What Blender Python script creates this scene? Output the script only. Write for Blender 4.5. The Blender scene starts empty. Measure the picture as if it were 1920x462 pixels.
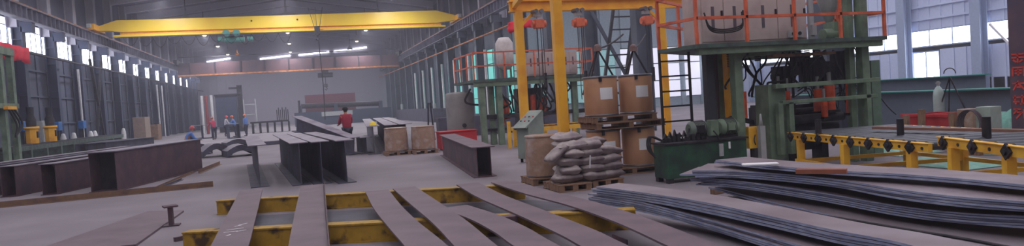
import bpy, math, random
from mathutils import Vector, Matrix
random.seed(7)
sc = bpy.context.scene
col = sc.collection
# ------------------------------------------------------------------ camera
F, H = 1300.0, 1.65
TH, PI_, YW = math.radians(3.7), math.atan(45.8/1300), math.radians(17.0)
_h = Vector((math.cos(YW), -math.sin(YW), 0)); _f = Vector((math.sin(YW), math.cos(YW), 0)); _z = Vector((0, 0, 1))
cf = _f*math.cos(PI_) - _z*math.sin(PI_); _u = _z*math.cos(PI_) + _f*math.sin(PI_)
cr = _h*math.cos(TH) - _u*math.sin(TH); cu = _h*math.sin(TH) + _u*math.cos(TH)
EYE = Vector((0, 0, H))
def ray(x, y): return cf + cr*((x-960)/F) + cu*((231-y)/F)
def G(x, y, z=0.0):                       # point at height z seen at a pixel
    d = ray(x, y); return EYE + d*((z-H)/d.z)
def AY(x, y, Y): d = ray(x, y); return EYE + d*(Y/d.y)
def AX(x, y, X): d = ray(x, y); return EYE + d*(X/d.x)
cam = bpy.data.objects.new('camera', bpy.data.cameras.new('camera')); col.objects.link(cam)
cam.matrix_world = Matrix(((cr.x, cu.x, -cf.x, 0), (cr.y, cu.y, -cf.y, 0), (cr.z, cu.z, -cf.z, H), (0, 0, 0, 1)))
cam.data.sensor_width = 36; cam.data.lens = 36*F/1920; cam.data.clip_end = 500; cam.data.clip_start = .05
sc.camera = cam
# ------------------------------------------------------------------ materials
def lin(c): return tuple((x/255/12.92 if x/255 <= .04045 else ((x/255+.055)/1.055)**2.4) for x in c)
MC = {}
def M(name, c=None, rough=.6, metal=0.0, c2=None, scale=3.0, lo=.45, hi=.65, amt=.12, bump=0.0, stretch=(1,1,1), emit=0, alpha=1.0):
    if name in MC: return MC[name]
    m = bpy.data.materials.new(name); m.use_nodes = True; nt = m.node_tree; N = nt.nodes; L = nt.links
    b = N['Principled BSDF']; b.inputs['Roughness'].default_value = rough; b.inputs['Metallic'].default_value = metal
    c = lin(c)
    tc = N.new('ShaderNodeTexCoord'); mp = N.new('ShaderNodeMapping'); mp.inputs['Scale'].default_value = stretch
    L.new(tc.outputs['Object'], mp.inputs['Vector'])
    n1 = N.new('ShaderNodeTexNoise'); n1.inputs['Scale'].default_value = scale*2.5; n1.inputs['Detail'].default_value = 5
    L.new(mp.outputs[0], n1.inputs['Vector'])
    r1 = N.new('ShaderNodeValToRGB'); r1.color_ramp.elements[0].position = .3; r1.color_ramp.elements[1].position = .7
    r1.color_ramp.elements[0].color = tuple(x*(1-amt) for x in c)+(1,); r1.color_ramp.elements[1].color = tuple(min(1, x*(1+amt)) for x in c)+(1,)
    L.new(n1.outputs['Fac'], r1.inputs['Fac']); out = r1.outputs['Color']
    if c2:
        n2 = N.new('ShaderNodeTexNoise'); n2.inputs['Scale'].default_value = scale; n2.inputs['Detail'].default_value = 6
        L.new(mp.outputs[0], n2.inputs['Vector'])
        r2 = N.new('ShaderNodeValToRGB'); r2.color_ramp.elements[0].position = lo; r2.color_ramp.elements[1].position = hi
        L.new(n2.outputs['Fac'], r2.inputs['Fac'])
        mx = N.new('ShaderNodeMix'); mx.data_type = 'RGBA'; mx.inputs['B'].default_value = lin(c2)+(1,)
        L.new(r2.outputs['Color'], mx.inputs['Factor']); L.new(out, mx.inputs['A']); out = mx.outputs['Result']
    L.new(out, b.inputs['Base Color'])
    if bump:
        bp = N.new('ShaderNodeBump'); bp.inputs['Strength'].default_value = bump; bp.inputs['Distance'].default_value = .02
        L.new(n1.outputs['Fac'], bp.inputs['Height']); L.new(bp.outputs[0], b.inputs['Normal'])
    if emit:
        b.inputs['Emission Color'].default_value = c+(1,); b.inputs['Emission Strength'].default_value = emit
    if alpha < 1: b.inputs['Alpha'].default_value = alpha
    MC[name] = m; return m
YEL = M('crane_yellow', (255,212,44), .4, c2=(240,184,28), scale=.5, lo=.5, hi=.9, amt=.05)
YBAR = M('worn_yellow_paint', (172,134,32), .6, c2=(74,52,30), scale=4, lo=.55, hi=.66, amt=.15)
YPOST = M('gantry_yellow', (255,186,44), .5, c2=(236,160,34), scale=2, amt=.06)
YCONV = M('conveyor_yellow', (255,196,56), .5, c2=(230,164,44), scale=3, amt=.06)
ORG = M('railing_orange', (226,112,74), .55, c2=(196,88,58), scale=4, amt=.08)
ORG2 = M('cylinder_orange', (240,98,50), .5, c2=(180,70,46), scale=4, amt=.1)
GRN = M('machine_green', (118,138,116), .55, c2=(92,112,96), scale=3, amt=.12)
GRN2 = M('tank_green', (42,84,64), .5, c2=(36,56,50), scale=3, lo=.42, hi=.62, amt=.15)
PGR = M('pale_green_paint', (140,152,142), .55, amt=.06, c2=(112,122,114), scale=2)
DGRN = M('dark_green_deck', (78,96,88), .7, c2=(58,66,64), scale=4)
FLOORM = M('concrete_floor', (141,133,141), .75, c2=(119,111,117), scale=.35, lo=.35, hi=.7, amt=.10, bump=.15)
RUST = M('rusty_mill_steel', (98,72,78), .65, .15, c2=(76,62,74), scale=2.5, lo=.4, hi=.65, amt=.15)
STEEL = M('dark_mill_steel', (84,82,100), .6, .2, c2=(70,62,74), scale=2, amt=.12)
FLG = M('pale_mill_flange', (150,142,154), .55, .2, c2=(120,110,124), scale=2, amt=.1)
PLATE = M('brown_grey_plate', (120,102,110), .6, .15, c2=(100,84,94), scale=1.6, lo=.35, hi=.7, amt=.1)
PILE = M('stacked_plate_steel', (150,140,148), .55, .15, c2=(126,110,116), scale=1.2, lo=.35, hi=.7, amt=.1)
EDGE = M('blue_grey_cut_edge', (138,146,174), .55, 0, c2=(170,178,202), scale=6, stretch=(1,1,8), amt=.2)
COLB = M('column_blue_grey', (56,64,92), .6, amt=.08, c2=(46,53,80), scale=.8)
COLR = M('column_grey', (84,92,106), .6, amt=.08, c2=(66,74,88), scale=.8)
COLP = M('column_pale_blue', (146,160,186), .6, amt=.06)
GIRD = M('runway_girder_grey', (120,118,136), .6, c2=(96,92,106), scale=1.5, amt=.1)
RAILO = M('rusty_rail', (196,124,70), .6, c2=(140,84,52), scale=3)
WALLD = M('grey_wall_sheet', (90,94,114), .7, amt=.05, c2=(78,82,100), scale=.4)
WALLB = M('back_wall_sheet', (162,154,170), .8, amt=.04)
WALLR = M('blue_wall_sheet', (190,200,226), .7, amt=.04)
ROOF = M('roof_sheet_grey', (118,112,130), .8, amt=.08, c2=(104,98,112), scale=.3)
RAFT = M('rafter_grey', (176,172,184), .7, amt=.05)
WIN = M('daylight_window', (238,242,255), .5, emit=6.0)
SKYL = M('fill_skylight_glow', (246,241,250), .5, emit=2.6)  # glow of the roof strips added to light the hall
TEAL = M('teal_daylight_glazing', (110,200,192), .5, emit=.7)
TEALG = M('pale_teal_daylight_glazing', (150,196,198), .5, emit=.35)
LILG = M('lilac_daylight_glazing', (222,220,238), .5, emit=.9)
DARK = M('black_machine_steel', (36,34,42), .6, .2, c2=(60,54,60), scale=5, amt=.2)
BLK = M('black_rubber', (22,21,26), .6, amt=.1)
KRAFT = M('kraft_board', (196,148,112), .75, c2=(176,128,96), scale=1.5, amt=.05)
KRAFTW = M('wrapped_kraft', (164,132,112), .35, c2=(186,168,160), scale=5, lo=.5, hi=.7, amt=.1, bump=.5)
METR = M('drum_rim_metal', (120,122,130), .4, .6)
PAPER = M('white_paper', (236,236,238), .7, amt=.02)
WOOD = M('pallet_wood', (146,112,88), .8, c2=(110,84,68), scale=4, stretch=(1,6,1))
SACK = M('dusty_sack', (168,156,154), .7, c2=(128,114,118), scale=4, lo=.4, hi=.65, amt=.12, bump=.4)
SACKC = M('sack_tie_white', (214,212,216), .7)
CREAM = M('cabinet_cream', (196,180,176), .6, c2=(172,154,152), scale=2, amt=.05)
SLOT = M('slot_dark', (92,84,92), .7)
RED = M('red_paint', (196,36,46), .5, amt=.08)
BANN = M('red_banner_cloth', (236,40,66), .7, amt=.12, scale=1.5)
LRED = M('red_lettering', (210,66,54), .6, amt=.15, scale=6)
RCOL = M('rust_painted_column', (92,70,84), .65, c2=(70,62,84), scale=2, amt=.12)
CTANK = M('grey_cement_tank', (150,146,144), .8, c2=(122,118,118), scale=1.2, amt=.08)
HOIST = M('hoist_green', (84,146,138), .5, amt=.1)
BLUE = M('feeder_blue', (40,110,180), .5)
ROPE = M('dark_wire_rope', (56,50,58), .6)
WHITE = M('white_tube', (214,212,214), .5)
SKIN = M('skin', (176,128,104), .6, amt=.04)
HAIR = M('black_hair', (24,20,22), .7)
SHR = M('red_cloth', (158,30,58), .8, amt=.08)
SHB = M('blue_cloth', (88,128,196), .8, amt=.08)
SHW = M('white_cloth', (190,190,204), .8)
SHP = M('pink_red_cloth', (176,48,84), .8)
TRO = M('dark_trousers', (48,48,66), .8)
HELO = M('orange_helmet', (236,110,60), .4)
HELR = M('red_helmet', (206,60,70), .4)
HELY = M('yellow_helmet', (240,210,40), .4)
TARP = M('teal_tarp', (110,176,160), .5, c2=(150,196,184), scale=4, bump=.6)
TEALP = M('teal_painted_strip', (60,150,140), .5)
CONT = M('blue_grey_container', (58,66,88), .6)
GREYM = M('light_grey_steel', (168,170,172), .5)
SCRAP = M('slag_debris', (70,64,70), .9, c2=(100,94,100), scale=8)
BSHAD = M('painted_floor_shade', (66,66,80), .55, c2=(90,88,100), scale=1.5, lo=.4, hi=.7)  # dark tone stands for shade on the floor between the supports
# ------------------------------------------------------------------ mesh builder
MW = {}
class MB:
    def __init__(s): s.v, s.f, s.s = [], [], []
    def add(s, vs, fs, sm=False):
        b = len(s.v); s.v += [Vector(q) for q in vs]
        for f in fs: s.f.append([i+b for i in f]); s.s.append(sm)
        return s
    def box(s, c, d, rz=0.0, rx=0.0, ry=0.0):
        R = Matrix.Rotation(rz, 3, 'Z') @ Matrix.Rotation(rx, 3, 'X') @ Matrix.Rotation(ry, 3, 'Y')
        c = Vector(c); vs = [c + R @ Vector((sx*d[0]/2, sy*d[1]/2, sz*d[2]/2)) for sz in (-1,1) for sy in (-1,1) for sx in (-1,1)]
        return s.add(vs, [(0,2,3,1),(4,5,7,6),(0,1,5,4),(2,6,7,3),(0,4,6,2),(1,3,7,5)])
    def bb(s, x0, x1, y0, y1, z0, z1): return s.box(((x0+x1)/2,(y0+y1)/2,(z0+z1)/2), (abs(x1-x0),abs(y1-y0),abs(z1-z0)))
    def tube(s, pts, r, n=8, sm=True):
        pts = [Vector(p) for p in pts]; rs = r if isinstance(r, (list, tuple)) else [r]*len(pts)
        rings = []; ref = None
        for i, p in enumerate(pts):
            t = (pts[min(i+1, len(pts)-1)] - pts[max(i-1, 0)]).normalized()
            if ref is None: ref = t.cross(Vector((0,0,1)) if abs(t.z) < .9 else Vector((1,0,0))).normalized()
            ref = (ref - t*ref.dot(t)).normalized(); b = t.cross(ref)
            rings.append([p + (ref*math.cos(a*2*math.pi/n) + b*math.sin(a*2*math.pi/n))*rs[i] for a in range(n)])
        vs = [q for g in rings for q in g]; fs = []
        for i in range(len(pts)-1):
            for a in range(n): fs.append((i*n+a, i*n+(a+1)%n, (i+1)*n+(a+1)%n, (i+1)*n+a))
        s.add(vs, fs, sm)
        s.add(rings[0], [tuple(range(n-1, -1, -1))]); s.add(rings[-1], [tuple(range(n))])
        return s
    def beam(s, p0, p1, w, h):               # rectangular bar between two points
        p0, p1 = Vector(p0), Vector(p1); t = (p1-p0).normalized()
        a = t.cross(Vector((0,0,1)) if abs(t.z) < .95 else Vector((0,1,0))).normalized(); b = a.cross(t)
        vs = [p + a*(sx*w/2) + b*(sy*h/2) for p in (p0,p1) for sx,sy in ((-1,-1),(1,-1),(1,1),(-1,1))]
        return s.add(vs, [(0,1,2,3),(7,6,5,4),(0,4,5,1),(1,5,6,2),(2,6,7,3),(3,7,4,0)])
    def prism(s, poly, z0, z1):
        n = len(poly); vs = [(x,y,z0) for x,y in poly]+[(x,y,z1) for x,y in poly]
        return s.add(vs, [tuple(range(n-1,-1,-1)), tuple(range(n,2*n))]+[(i,(i+1)%n,n+(i+1)%n,n+i) for i in range(n)])
    def extr(s, poly, p, ax, ay, az, L):       # 2d outline in (ax, ay) plane extruded along az
        p, ax, ay, az = map(Vector, (p, ax, ay, az)); n = len(poly)
        vs = [p+ax*x+ay*y for x,y in poly]+[p+ax*x+ay*y+az*L for x,y in poly]
        return s.add(vs, [tuple(range(n-1,-1,-1)), tuple(range(n,2*n))]+[(i,(i+1)%n,n+(i+1)%n,n+i) for i in range(n)])
    def lathe(s, prof, c, n=24, axis='z', sm=True):
        c = Vector(c); vs = []
        for r, z in prof:
            for a in range(n):
                x, y = r*math.cos(a*2*math.pi/n), r*math.sin(a*2*math.pi/n)
                vs.append(c + (Vector((x,y,z)) if axis == 'z' else Vector((z,x,y)) if axis == 'x' else Vector((x,z,y))))
        fs = [(i*n+a, i*n+(a+1)%n, (i+1)*n+(a+1)%n, (i+1)*n+a) for i in range(len(prof)-1) for a in range(n)]
        fs += [tuple(range(n-1,-1,-1)), tuple(range((len(prof)-1)*n, len(prof)*n))]
        return s.add(vs, fs, sm)
    def ell(s, c, r, n=14, k=8):
        pr = [(math.sin(math.pi*i/k), -math.cos(math.pi*i/k)) for i in range(k+1)]
        pr[0] = (.02,-1); pr[-1] = (.02,1); m = MB().lathe(pr, (0,0,0), n)
        c = Vector(c); r = Vector(r if isinstance(r,(list,tuple)) else (r,r,r))
        return s.add([c+Vector((v.x*r.x, v.y*r.y, v.z*r.z)) for v in m.v], m.f, True)
    def strip(s, pts, w, t):                  # plate following a centre line
        pts = [Vector(p) for p in pts]; vs = []; n = len(pts)
        for i, p in enumerate(pts):
            d = pts[min(i+1,n-1)]-pts[max(i-1,0)]; d.z = 0; d.normalize(); a = Vector((d.y,-d.x,0))*(w/2)
            up = Vector((0,0,t)); vs += [p-a, p+a, p+a+up, p-a+up]
        fs = [(0,1,2,3), tuple(reversed([(n-1)*4+k for k in range(4)]))]
        for i in range(n-1):
            for k in range(4): fs.append((i*4+k, (i+1)*4+k, (i+1)*4+(k+1)%4, i*4+(k+1)%4))
        return s.add(vs, fs)
    def build(s, name, m, parent=None, bevel=0, label=None, cat=None, group=None, kind=None, local=False, m2=None):
        me = bpy.data.meshes.new(name); o = bpy.data.objects.new(name, me); col.objects.link(o)
        vs = s.v
        if parent is None:
            if local: org = Vector((0,0,0))
            else:
                xs = [v.x for v in vs]; ys = [v.y for v in vs]; zs = [v.z for v in vs]
                org = Vector(((min(xs)+max(xs))/2, (min(ys)+max(ys))/2, min(zs)))
            vs = [v-org for v in vs]; o.location = org; MW[o.name] = Matrix.Translation(org)
        else:
            P = MW[parent.name]; o.parent = parent; MW[o.name] = P
            if not local:
                I = P.inverted(); vs = [I @ v for v in vs]
        me.from_pydata([tuple(v) for v in vs], [], s.f)
        for p, q in zip(me.polygons, s.s): p.use_smooth = q
        me.materials.append(m)
        if m2:                                   # second material on chosen faces: m2 = (material, test(polygon))
            me.materials.append(m2[0])
            for p in me.polygons:
                if m2[1](p): p.material_index = 1
        me.validate(); me.update()
        import bmesh
        bm = bmesh.new(); bm.from_mesh(me); bmesh.ops.recalc_face_normals(bm, faces=bm.faces[:]); bm.to_mesh(me); bm.free()
        if bevel:
            b = o.modifiers.new('bevel', 'BEVEL'); b.width = bevel; b.segments = 2; b.limit_method = 'ANGLE'
        return tag(o, label, cat, group, kind)
def tag(o, label=None, cat=None, group=None, kind=None):
    for k, v in (('label',label),('category',cat),('group',group),('kind',kind)):
        if v: o[k] = v
    return o
def thing(name, label, cat, loc=(0,0,0), rz=0.0, group=None):
    o = bpy.data.objects.new(name, None); col.objects.link(o); o.empty_display_size = .1
    o.location = loc; o.rotation_euler = (0,0,rz)
    MW[o.name] = Matrix.Translation(Vector(loc)) @ Matrix.Rotation(rz, 4, 'Z')
    return tag(o, label, cat, group)
def dup(root, loc, rz=0.0, label=None, group=None):
    r = root.copy(); col.objects.link(r); r.location = loc; r.rotation_euler = (0,0,rz)
    if label: r['label'] = label
    if group: r['group'] = group
    for ch in list(root.children):
        c = ch.copy(); col.objects.link(c); c.parent = r
        for g in list(ch.children):
            d = g.copy(); col.objects.link(d); d.parent = c
    return r
def smooth_pts(pts, k=8):
    P = [Vector(p) for p in pts]; P = [P[0]*2-P[1]]+P+[P[-1]*2-P[-2]]; out = []
    for i in range(1, len(P)-2):
        for j in range(k):
            t = j/k; a, b, c, d = P[i-1:i+3]
            out.append(.5*((2*b)+(c-a)*t+(2*a-5*b+4*c-d)*t*t+(3*b-a-3*c+d)*t**3))
    out.append(P[-2]); return out
def sag(p0, p1, d, n=10):
    p0, p1 = Vector(p0), Vector(p1)
    return [p0.lerp(p1, i/n) - Vector((0,0,d*4*(i/n)*(1-i/n))) for i in range(n+1)]
ORD = ['first','second','third','fourth','fifth','sixth','seventh','eighth','ninth','tenth','eleventh','twelfth','thirteenth','fourteenth','fifteenth','sixteenth','seventeenth']
# ------------------------------------------------------------------ the shell
XL, XR, YB = -14.0, 13.0, 112.0
MB().bb(-15.2, 38.6, -30, YB+.3, -.2, 0).build('floor', FLOORM, label='grey dusty concrete floor of the workshop', kind='structure')
# left wall: sheeting below and above a band of windows
def corr(mb, x, y0, y1, z0, z1, pitch=1.0, depth=.06, s=1):     # ribbed sheet along Y
    y = y0
    mb.bb(x-.04, x+.04, y0, y1, z0, z1)
    while y < y1:
        mb.bb(x+.04*s, x+(.04+depth)*s, y, min(y+.08, y1), z0, z1); y += pitch
w = MB(); corr(w, -14.62, 20, YB, 0, 6.1, 1.7); w.bb(-14.66, -14.58, 20, YB, 7.8, 12.2)
for z in (1.9, 3.5, 5.0): w.bb(-14.56, -14.46, 20, YB, z, z+.1)
w.build('wall_left', WALLD, kind='structure', label='grey sheeted left wall with horizontal girts')
LC = [33.35+5.1*i for i in range(16)]
for i, y in enumerate([28.25]+LC[:-1]):
    f = MB(); y0, y1 = y+.05, y+5.05
    for z in (6.1, 7.72): f.bb(-14.67, -14.57, y0, y1, z, z+.08)
    f.bb(-14.66, -14.58, y0, y1, 7.3, 7.35)
    for k in range(7): f.bb(-14.66, -14.58, y0+k*.82, y0+k*.82+.04, 6.1, 7.8)
    fo = f.build('window_%d' % (i+1), COLB, kind='structure', label='white daylit window in the left wall, %s bay' % ORD[i])
    MB().bb(-14.64, -14.61, y0, y1, 6.18, 7.72).build('pane', WIN, fo)
def hcol(mb, x, y, z0, z1, wx, wy, t=.04):
    mb.bb(x-wx/2, x+wx/2, y-t/2, y+t/2, z0, z1)
    for s in (-1, 1): mb.bb(x+s*wx/2-t/2, x+s*wx/2+t/2, y-wy/2, y+wy/2, z0, z1)
for i, y in enumerate([28.25]+LC):
    c = MB(); c.bb(-14.36, -14.3, y-.25, y+.25, 0, 7.2); c.bb(-13.9, -13.84, y-.25, y+.25, 0, 7.2); c.bb(-14.3, -13.9, y-.03, y+.03, 0, 7.2)
    c.bb(-13.95, -13.35, y-.25, y+.25, 6.9, 7.45); hcol(MU := MB(), -14.3, y, 7.2, 12, .5, .6); MU.build('upper_column', RAFT, kind='structure', label='pale upper column of the left row, %s from the front' % ORD[i])
    for z in (1.5, 3.5, 5.5, 6.5): c.bb(-14.3, -13.9, y-.25, y-.03, z, z+.04)
    c.build('column', COLB, label='blue-grey steel column of the left row, %s from the front' % ORD[i], kind='structure', group='steel columns of the left row')
RC = [9.76+5.1*i for i in range(20)]
for i, y in enumerate(RC):
    c = MB(); zt = 7.2
    if i == 0: continue
    hcol(c, 13.3, y, 0, zt, .6, .5, .05); c.bb(12.85, 13.6, y-.2, y+.2, 6.9, 7.4); hcol(MU := MB(), 13.7, y, zt, 12, .5, .4); MU.build('upper_column', RAFT, kind='structure', label='pale upper column of the right row')
    c.build('column', COLR, label='grey steel column of the right row, %s behind the lettered one' % ORD[i-1] if i-1 < 17 else 'grey steel column at the far end of the right row', kind='structure', group='steel columns of the right row')
# the front column with red painted lettering
rc = thing('lettered_column', 'dark rust-brown steel column with red painted characters at the right edge', 'column', (12.95, 9.57, 0))
c = MB(); hcol(c, 13.1, 9.57, 0, 7.2, .5, .34, .05); c.bb(12.82, 12.86, 9.41, 9.73, 0, 7.2); c.build('shaft', RCOL, rc)
MB().bb(12.7, 13.5, 9.27, 9.87, 0, .04).build('base_plate', RCOL, rc)
random.seed(5)
glyphs = [[(-.9,.8,.9,.8),(0,1,0,-1),(-.9,.1,.9,.1),(-.7,-.4,-.2,-.9),(.7,-.4,.2,-.9)],
          [(-.8,.9,-.8,-.9),(-.8,.9,.8,.9),(.8,.9,.8,-.9),(-.5,.3,.5,.3),(-.5,-.3,.5,-.3),(0,.6,0,-.8)],
          [(-.9,.5,.9,.5),(0,1,-.8,-.9),(0,.4,.9,-.9),(-.3,-.3,.3,-.3)],
          [(-.6,1,-.6,-.2),(-.9,.4,.9,.6),(.4,1,.4,-.9),(-.9,-.4,0,-.4),(-.5,-.4,-.5,-1),(.1,-.9,.9,-.7)],
          [(-.9,.9,.2,.9),(-.3,.9,-.9,-.1),(-.4,.3,.3,.3),(.3,.3,-.5,-1),(.6,.9,.6,-1),(.6,.1,1,.3)],
          [(-.8,.8,.8,.8),(-.8,.8,-.8,.1),(.8,.8,.8,.1),(-.8,.1,.8,.1),(0,.1,-.9,-1),(0,.1,.9,-1)]]
for gi, z in enumerate((1.80, 1.54, 1.28, 1.02, .76)):
    g = MB()
    for a, b, c_, d in glyphs[gi % 6]: g.beam((12.815, 9.57-a*.13, z+b*.09), (12.815, 9.57-c_*.13, z+d*.09), .012, .03)
    g.build('painted_character', LRED, rc, label='red painted character')
# crane runways
def runway(name, x, s, label, y0):
    t = thing(name, label, 'crane girder', (x, y0, 7.45))
    g = MB(); g.bb(x-.02, x+.02, y0, YB, 7.45, 8.15); g.bb(x-.2, x+.2, y0, YB, 7.42, 7.47); g.build('web_and_flange', GIRD, t)
    g = MB(); y = y0+.2
    while y < YB: g.bb(x, x+.17*s, y, y+.05, 7.47, 8.1); y += .75
    g.build('stiffeners', GIRD, t, kind='stuff')
    MB().bb(x-.2, x+.2, y0, YB, 8.1, 8.16).build('top_flange', GIRD, t)
    MB().bb(x-.05, x+.05, y0, YB, 8.16, 8.28).build('crane_rail', RAILO, t, label='rust-orange crane rail')
    return t
runway('runway_girder', -13.45, 1, 'grey ribbed crane runway girder with rusty rail along the left wall', 25)
runway('runway_girder', 12.95, -1, 'grey ribbed crane runway girder along the right column row', 20)
MB().tube([(-13.3, 25, 5.68), (-13.3, 112, 5.68)], .06).build('service_pipe', ROPE, label='dark service pipe running along the left columns', cat='pipe')
MB().tube([(12.6, 20, 6.05), (12.6, 60, 6.2), (12.6, 112, 6.4)], .06).build('service_pipe', RAILO, label='rusty service pipe running under the right runway girder', cat='pipe')
# back wall
w = MB(); w.bb(-15.2, 38.6, YB, YB+.2, 0, 14.2)
x = -15
while x < 38: w.bb(x, x+.12, YB-.05, YB, 0, 14); x += 1.2
w.build('wall_back', WALLB, kind='structure', label='pale lilac sheeted end wall')
for i, (xa, xb, za, zb) in enumerate(((.6,5.2,10.35,10.7),(5.9,11,10.7,11.15),(-5,-.6,10,10.35),(-12.5,-9.2,9.9,10.3))):
    f = MB(); f.extr([(0,0),(xb-xa,zb-za),(xb-xa,zb-za+.2),(0,.2)], (xa, YB-.2, za), (1,0,0), (0,0,1), (0,1,0), .14)
    wo = MB().bb(xa-.2, xb+.2, YB-.1, YB-.06, za-.3, za-.22).build('window_%d' % (20+i), COLR, kind='structure', label='thin bright daylight slit high on the end wall, number %s from the middle' % ORD[i])
    f.build('pane', WIN, wo)
# right outer wall of the next bay
w = MB()
segs = [(20, 29.0), (29.2, 30.6), (31.4, 40)]
w.bb(38, 38.1, 5, 33.1, 0, 1.1); w.bb(38, 38.1, 36.2, YB, 0, 3.0); w.bb(38, 38.1, 5, 33.2, 0, 3.0); w.bb(38, 38.1, 5, YB, 4.25, 12)
y = 5
while y < YB: w.bb(37.94, 38, y, y+.1, 4.25, 12); w.bb(37.94, 38, y, y+.1, 0, 3.0 if not 32.9 < y < 36 else .01); y += .8
for z in (4.9, 5.7): w.bb(37.85, 37.95, 5, YB, z, z+.12)
w.build('wall_right', WALLR, kind='structure', label='pale blue sheeted outer wall of the next bay')
k = 0
for y0, y1, z0, z1 in [(33.2,36.1,1.0,2.9)]+[(5+5.1*j+.15, 5+5.1*j+5.0, 3.25, 4.25) for j in range(12)]:
    f = MB()
    for z in (z0-.05, z1-.03): f.bb(37.95, 38.05, y0, y1, z, z+.08)
    for j in range(4): f.bb(37.96, 38.04, y0+j*(y1-y0-.06)/3, y0+j*(y1-y0-.06)/3+.06, z0, z1)
    k += 1; fo = f.build('window_%d' % (30+k), COLP, kind='structure', label='bright window of the right outer wall, %s from the front' % ORD[k-1])
    MB().bb(38.01, 38.04, y0, y1, z0, z1).build('pane', WIN, fo)
for i in range(8):
    y = 19.9+5.1*i; c = MB(); hcol(c, 37.4, y, 0, 12, .55, .6, .06)
    c.build('column', COLP, kind='structure', label='pale blue column at the outer wall, %s from the front' % ORD[i], group='steel columns of the outer wall')
c = MB(); c.beam((37.6, 29.6, 4.12), (37.6, 28.0, 2.35), .12, .12); c.build('trim_1', WHITE, kind='structure', label='pale diagonal wall brace')
# sheeting between right columns further down, with tall teal glazing strips
w = MB(); w.bb(14.4, 14.5, 46, YB, 0, .5); w.bb(14.4, 14.5, 46, YB, 5.6, 12)
for i in range(13):
    y = 46+5.1*i; w.bb(14.4, 14.5, y+1.7, y+3.6, .5, 5.6); w.bb(14.3, 14.4, y+3.6, y+3.8, .5, 5.6)
w.build('wall_inner', COLR, kind='structure', label='grey sheeting behind the far right columns')
k = 0
for i in range(13):
    y = 46+5.1*i
    for ya, yb in ((y, y+1.65), (y+3.85, y+5.1)):
        f = MB(); k += 1
        f.bb(14.42, 14.48, ya, ya+.06, .5, 5.6)
        for z in (.5, 1.8, 3.1, 4.4, 5.54): f.bb(14.42, 14.48, ya, yb, z, z+.06)
        fo = f.build('window_%d' % (50+k), DGRN, kind='structure', label='tall teal glazing strip behind the far right columns')
        MB().bb(14.46, 14.47, ya, yb, .5, 5.6).build('pane', TEAL, fo)
    MB().tube([(12.75, y+1.1, .0), (12.75, y+1.1, 5.2)], .1).build('downpipe', WHITE, label='pale vertical pipe beside the %s far right column' % ORD[i], cat='pipe', group='pale pipes of the far right wall') if i < 7 else None
# partition at back of the next bay
w = MB(); w.bb(14.5, 38, 58, 58.2, 0, 12)
for i in range(12): w.bb(14.6+i*2, 14.8+i*2, 57.8, 58, 0, 12)
w.build('wall_far_bay', M('partition_sheet', (160,174,184), .7), kind='structure', label='grey partition closing the next bay')
for i in range(10):
    f = MB(); xa = 15.2+i*2.2
    for z in (.8, 2.4, 4, 5.5): f.bb(xa, xa+1.6, 57.68, 57.76, z, z+.08)
    fo = f.build('window_%d' % (90+i), DGRN, kind='structure', label='teal glazing panel of the next bay partition')
    MB().bb(xa, xa+1.6, 57.72, 57.75, .8, 5.5).build('pane', TEALG if xa < 27 else LILG, fo)
# roof: pitched sheet, rafters, purlins, added unseen skylights for fill
def zr(x): return 14.0-abs(x+.5)*2/14.2
rf = MB()
rf.extr([(-15.1, zr(-15.1)), (-.5, 14), (14.2, zr(14.2)), (14.2, zr(14.2)+.1), (-.5, 14.1), (-15.1, zr(-15.1)+.1)], (0,-30,0), (1,0,0), (0,0,1), (0,1,0), YB+30)
rf.bb(14.2, 38.6, -30, YB, 12, 12.1)
rf.build('ceiling', ROOF, kind='structure', label='grey pitched roof sheeting')
for i, y in enumerate([38.45+5.1*j for j in range(15)]):
    r = MB()
    for xa, xb in ((-14.2, -.5), (-.5, 13.6)):
        r.beam((xa, y, zr(xa)-.42 if xa != -.5 else 13.6), (xb, y, zr(xb)-.42 if xb != -.5 else 13.6), .25, .62)
    r.build('rafter', RAFT, kind='structure', label='grey roof rafter, %s from the front' % ORD[i], group='roof rafters')
for i in range(10):
    x = -13+2.7*i
    MB().bb(x-.06, x+.06, 30, YB, zr(x)-.13, zr(x)-.01).build('purlin', GIRD, kind='structure', label='roof purlin', group='roof purlins')
for i, x in enumerate((-11, -6.5, -2, 2.5, 7, 11)):  # added glowing strips, unseen, giving ambient and front fill
    s = MB(); s.box((x, 8, zr(x)-.05), (1.9, 72, .05), ry=math.atan2(2,14.2)*(1 if x > -.5 else -1))
    s.build('fill_skylight', SKYL, kind='structure', label='added roof light strip, out of view', group='added roof lights')
for i, x in enumerate((18, 22.5, 27, 31.5, 35.5)):  # unseen strips added to brighten the next bay
    MB().bb(x-1.1, x+1.1, 0, 52, 11.9, 11.96).build('fill_skylight', SKYL, kind='structure', label='added roof light of the next bay, out of view', group='added roof lights')
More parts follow.
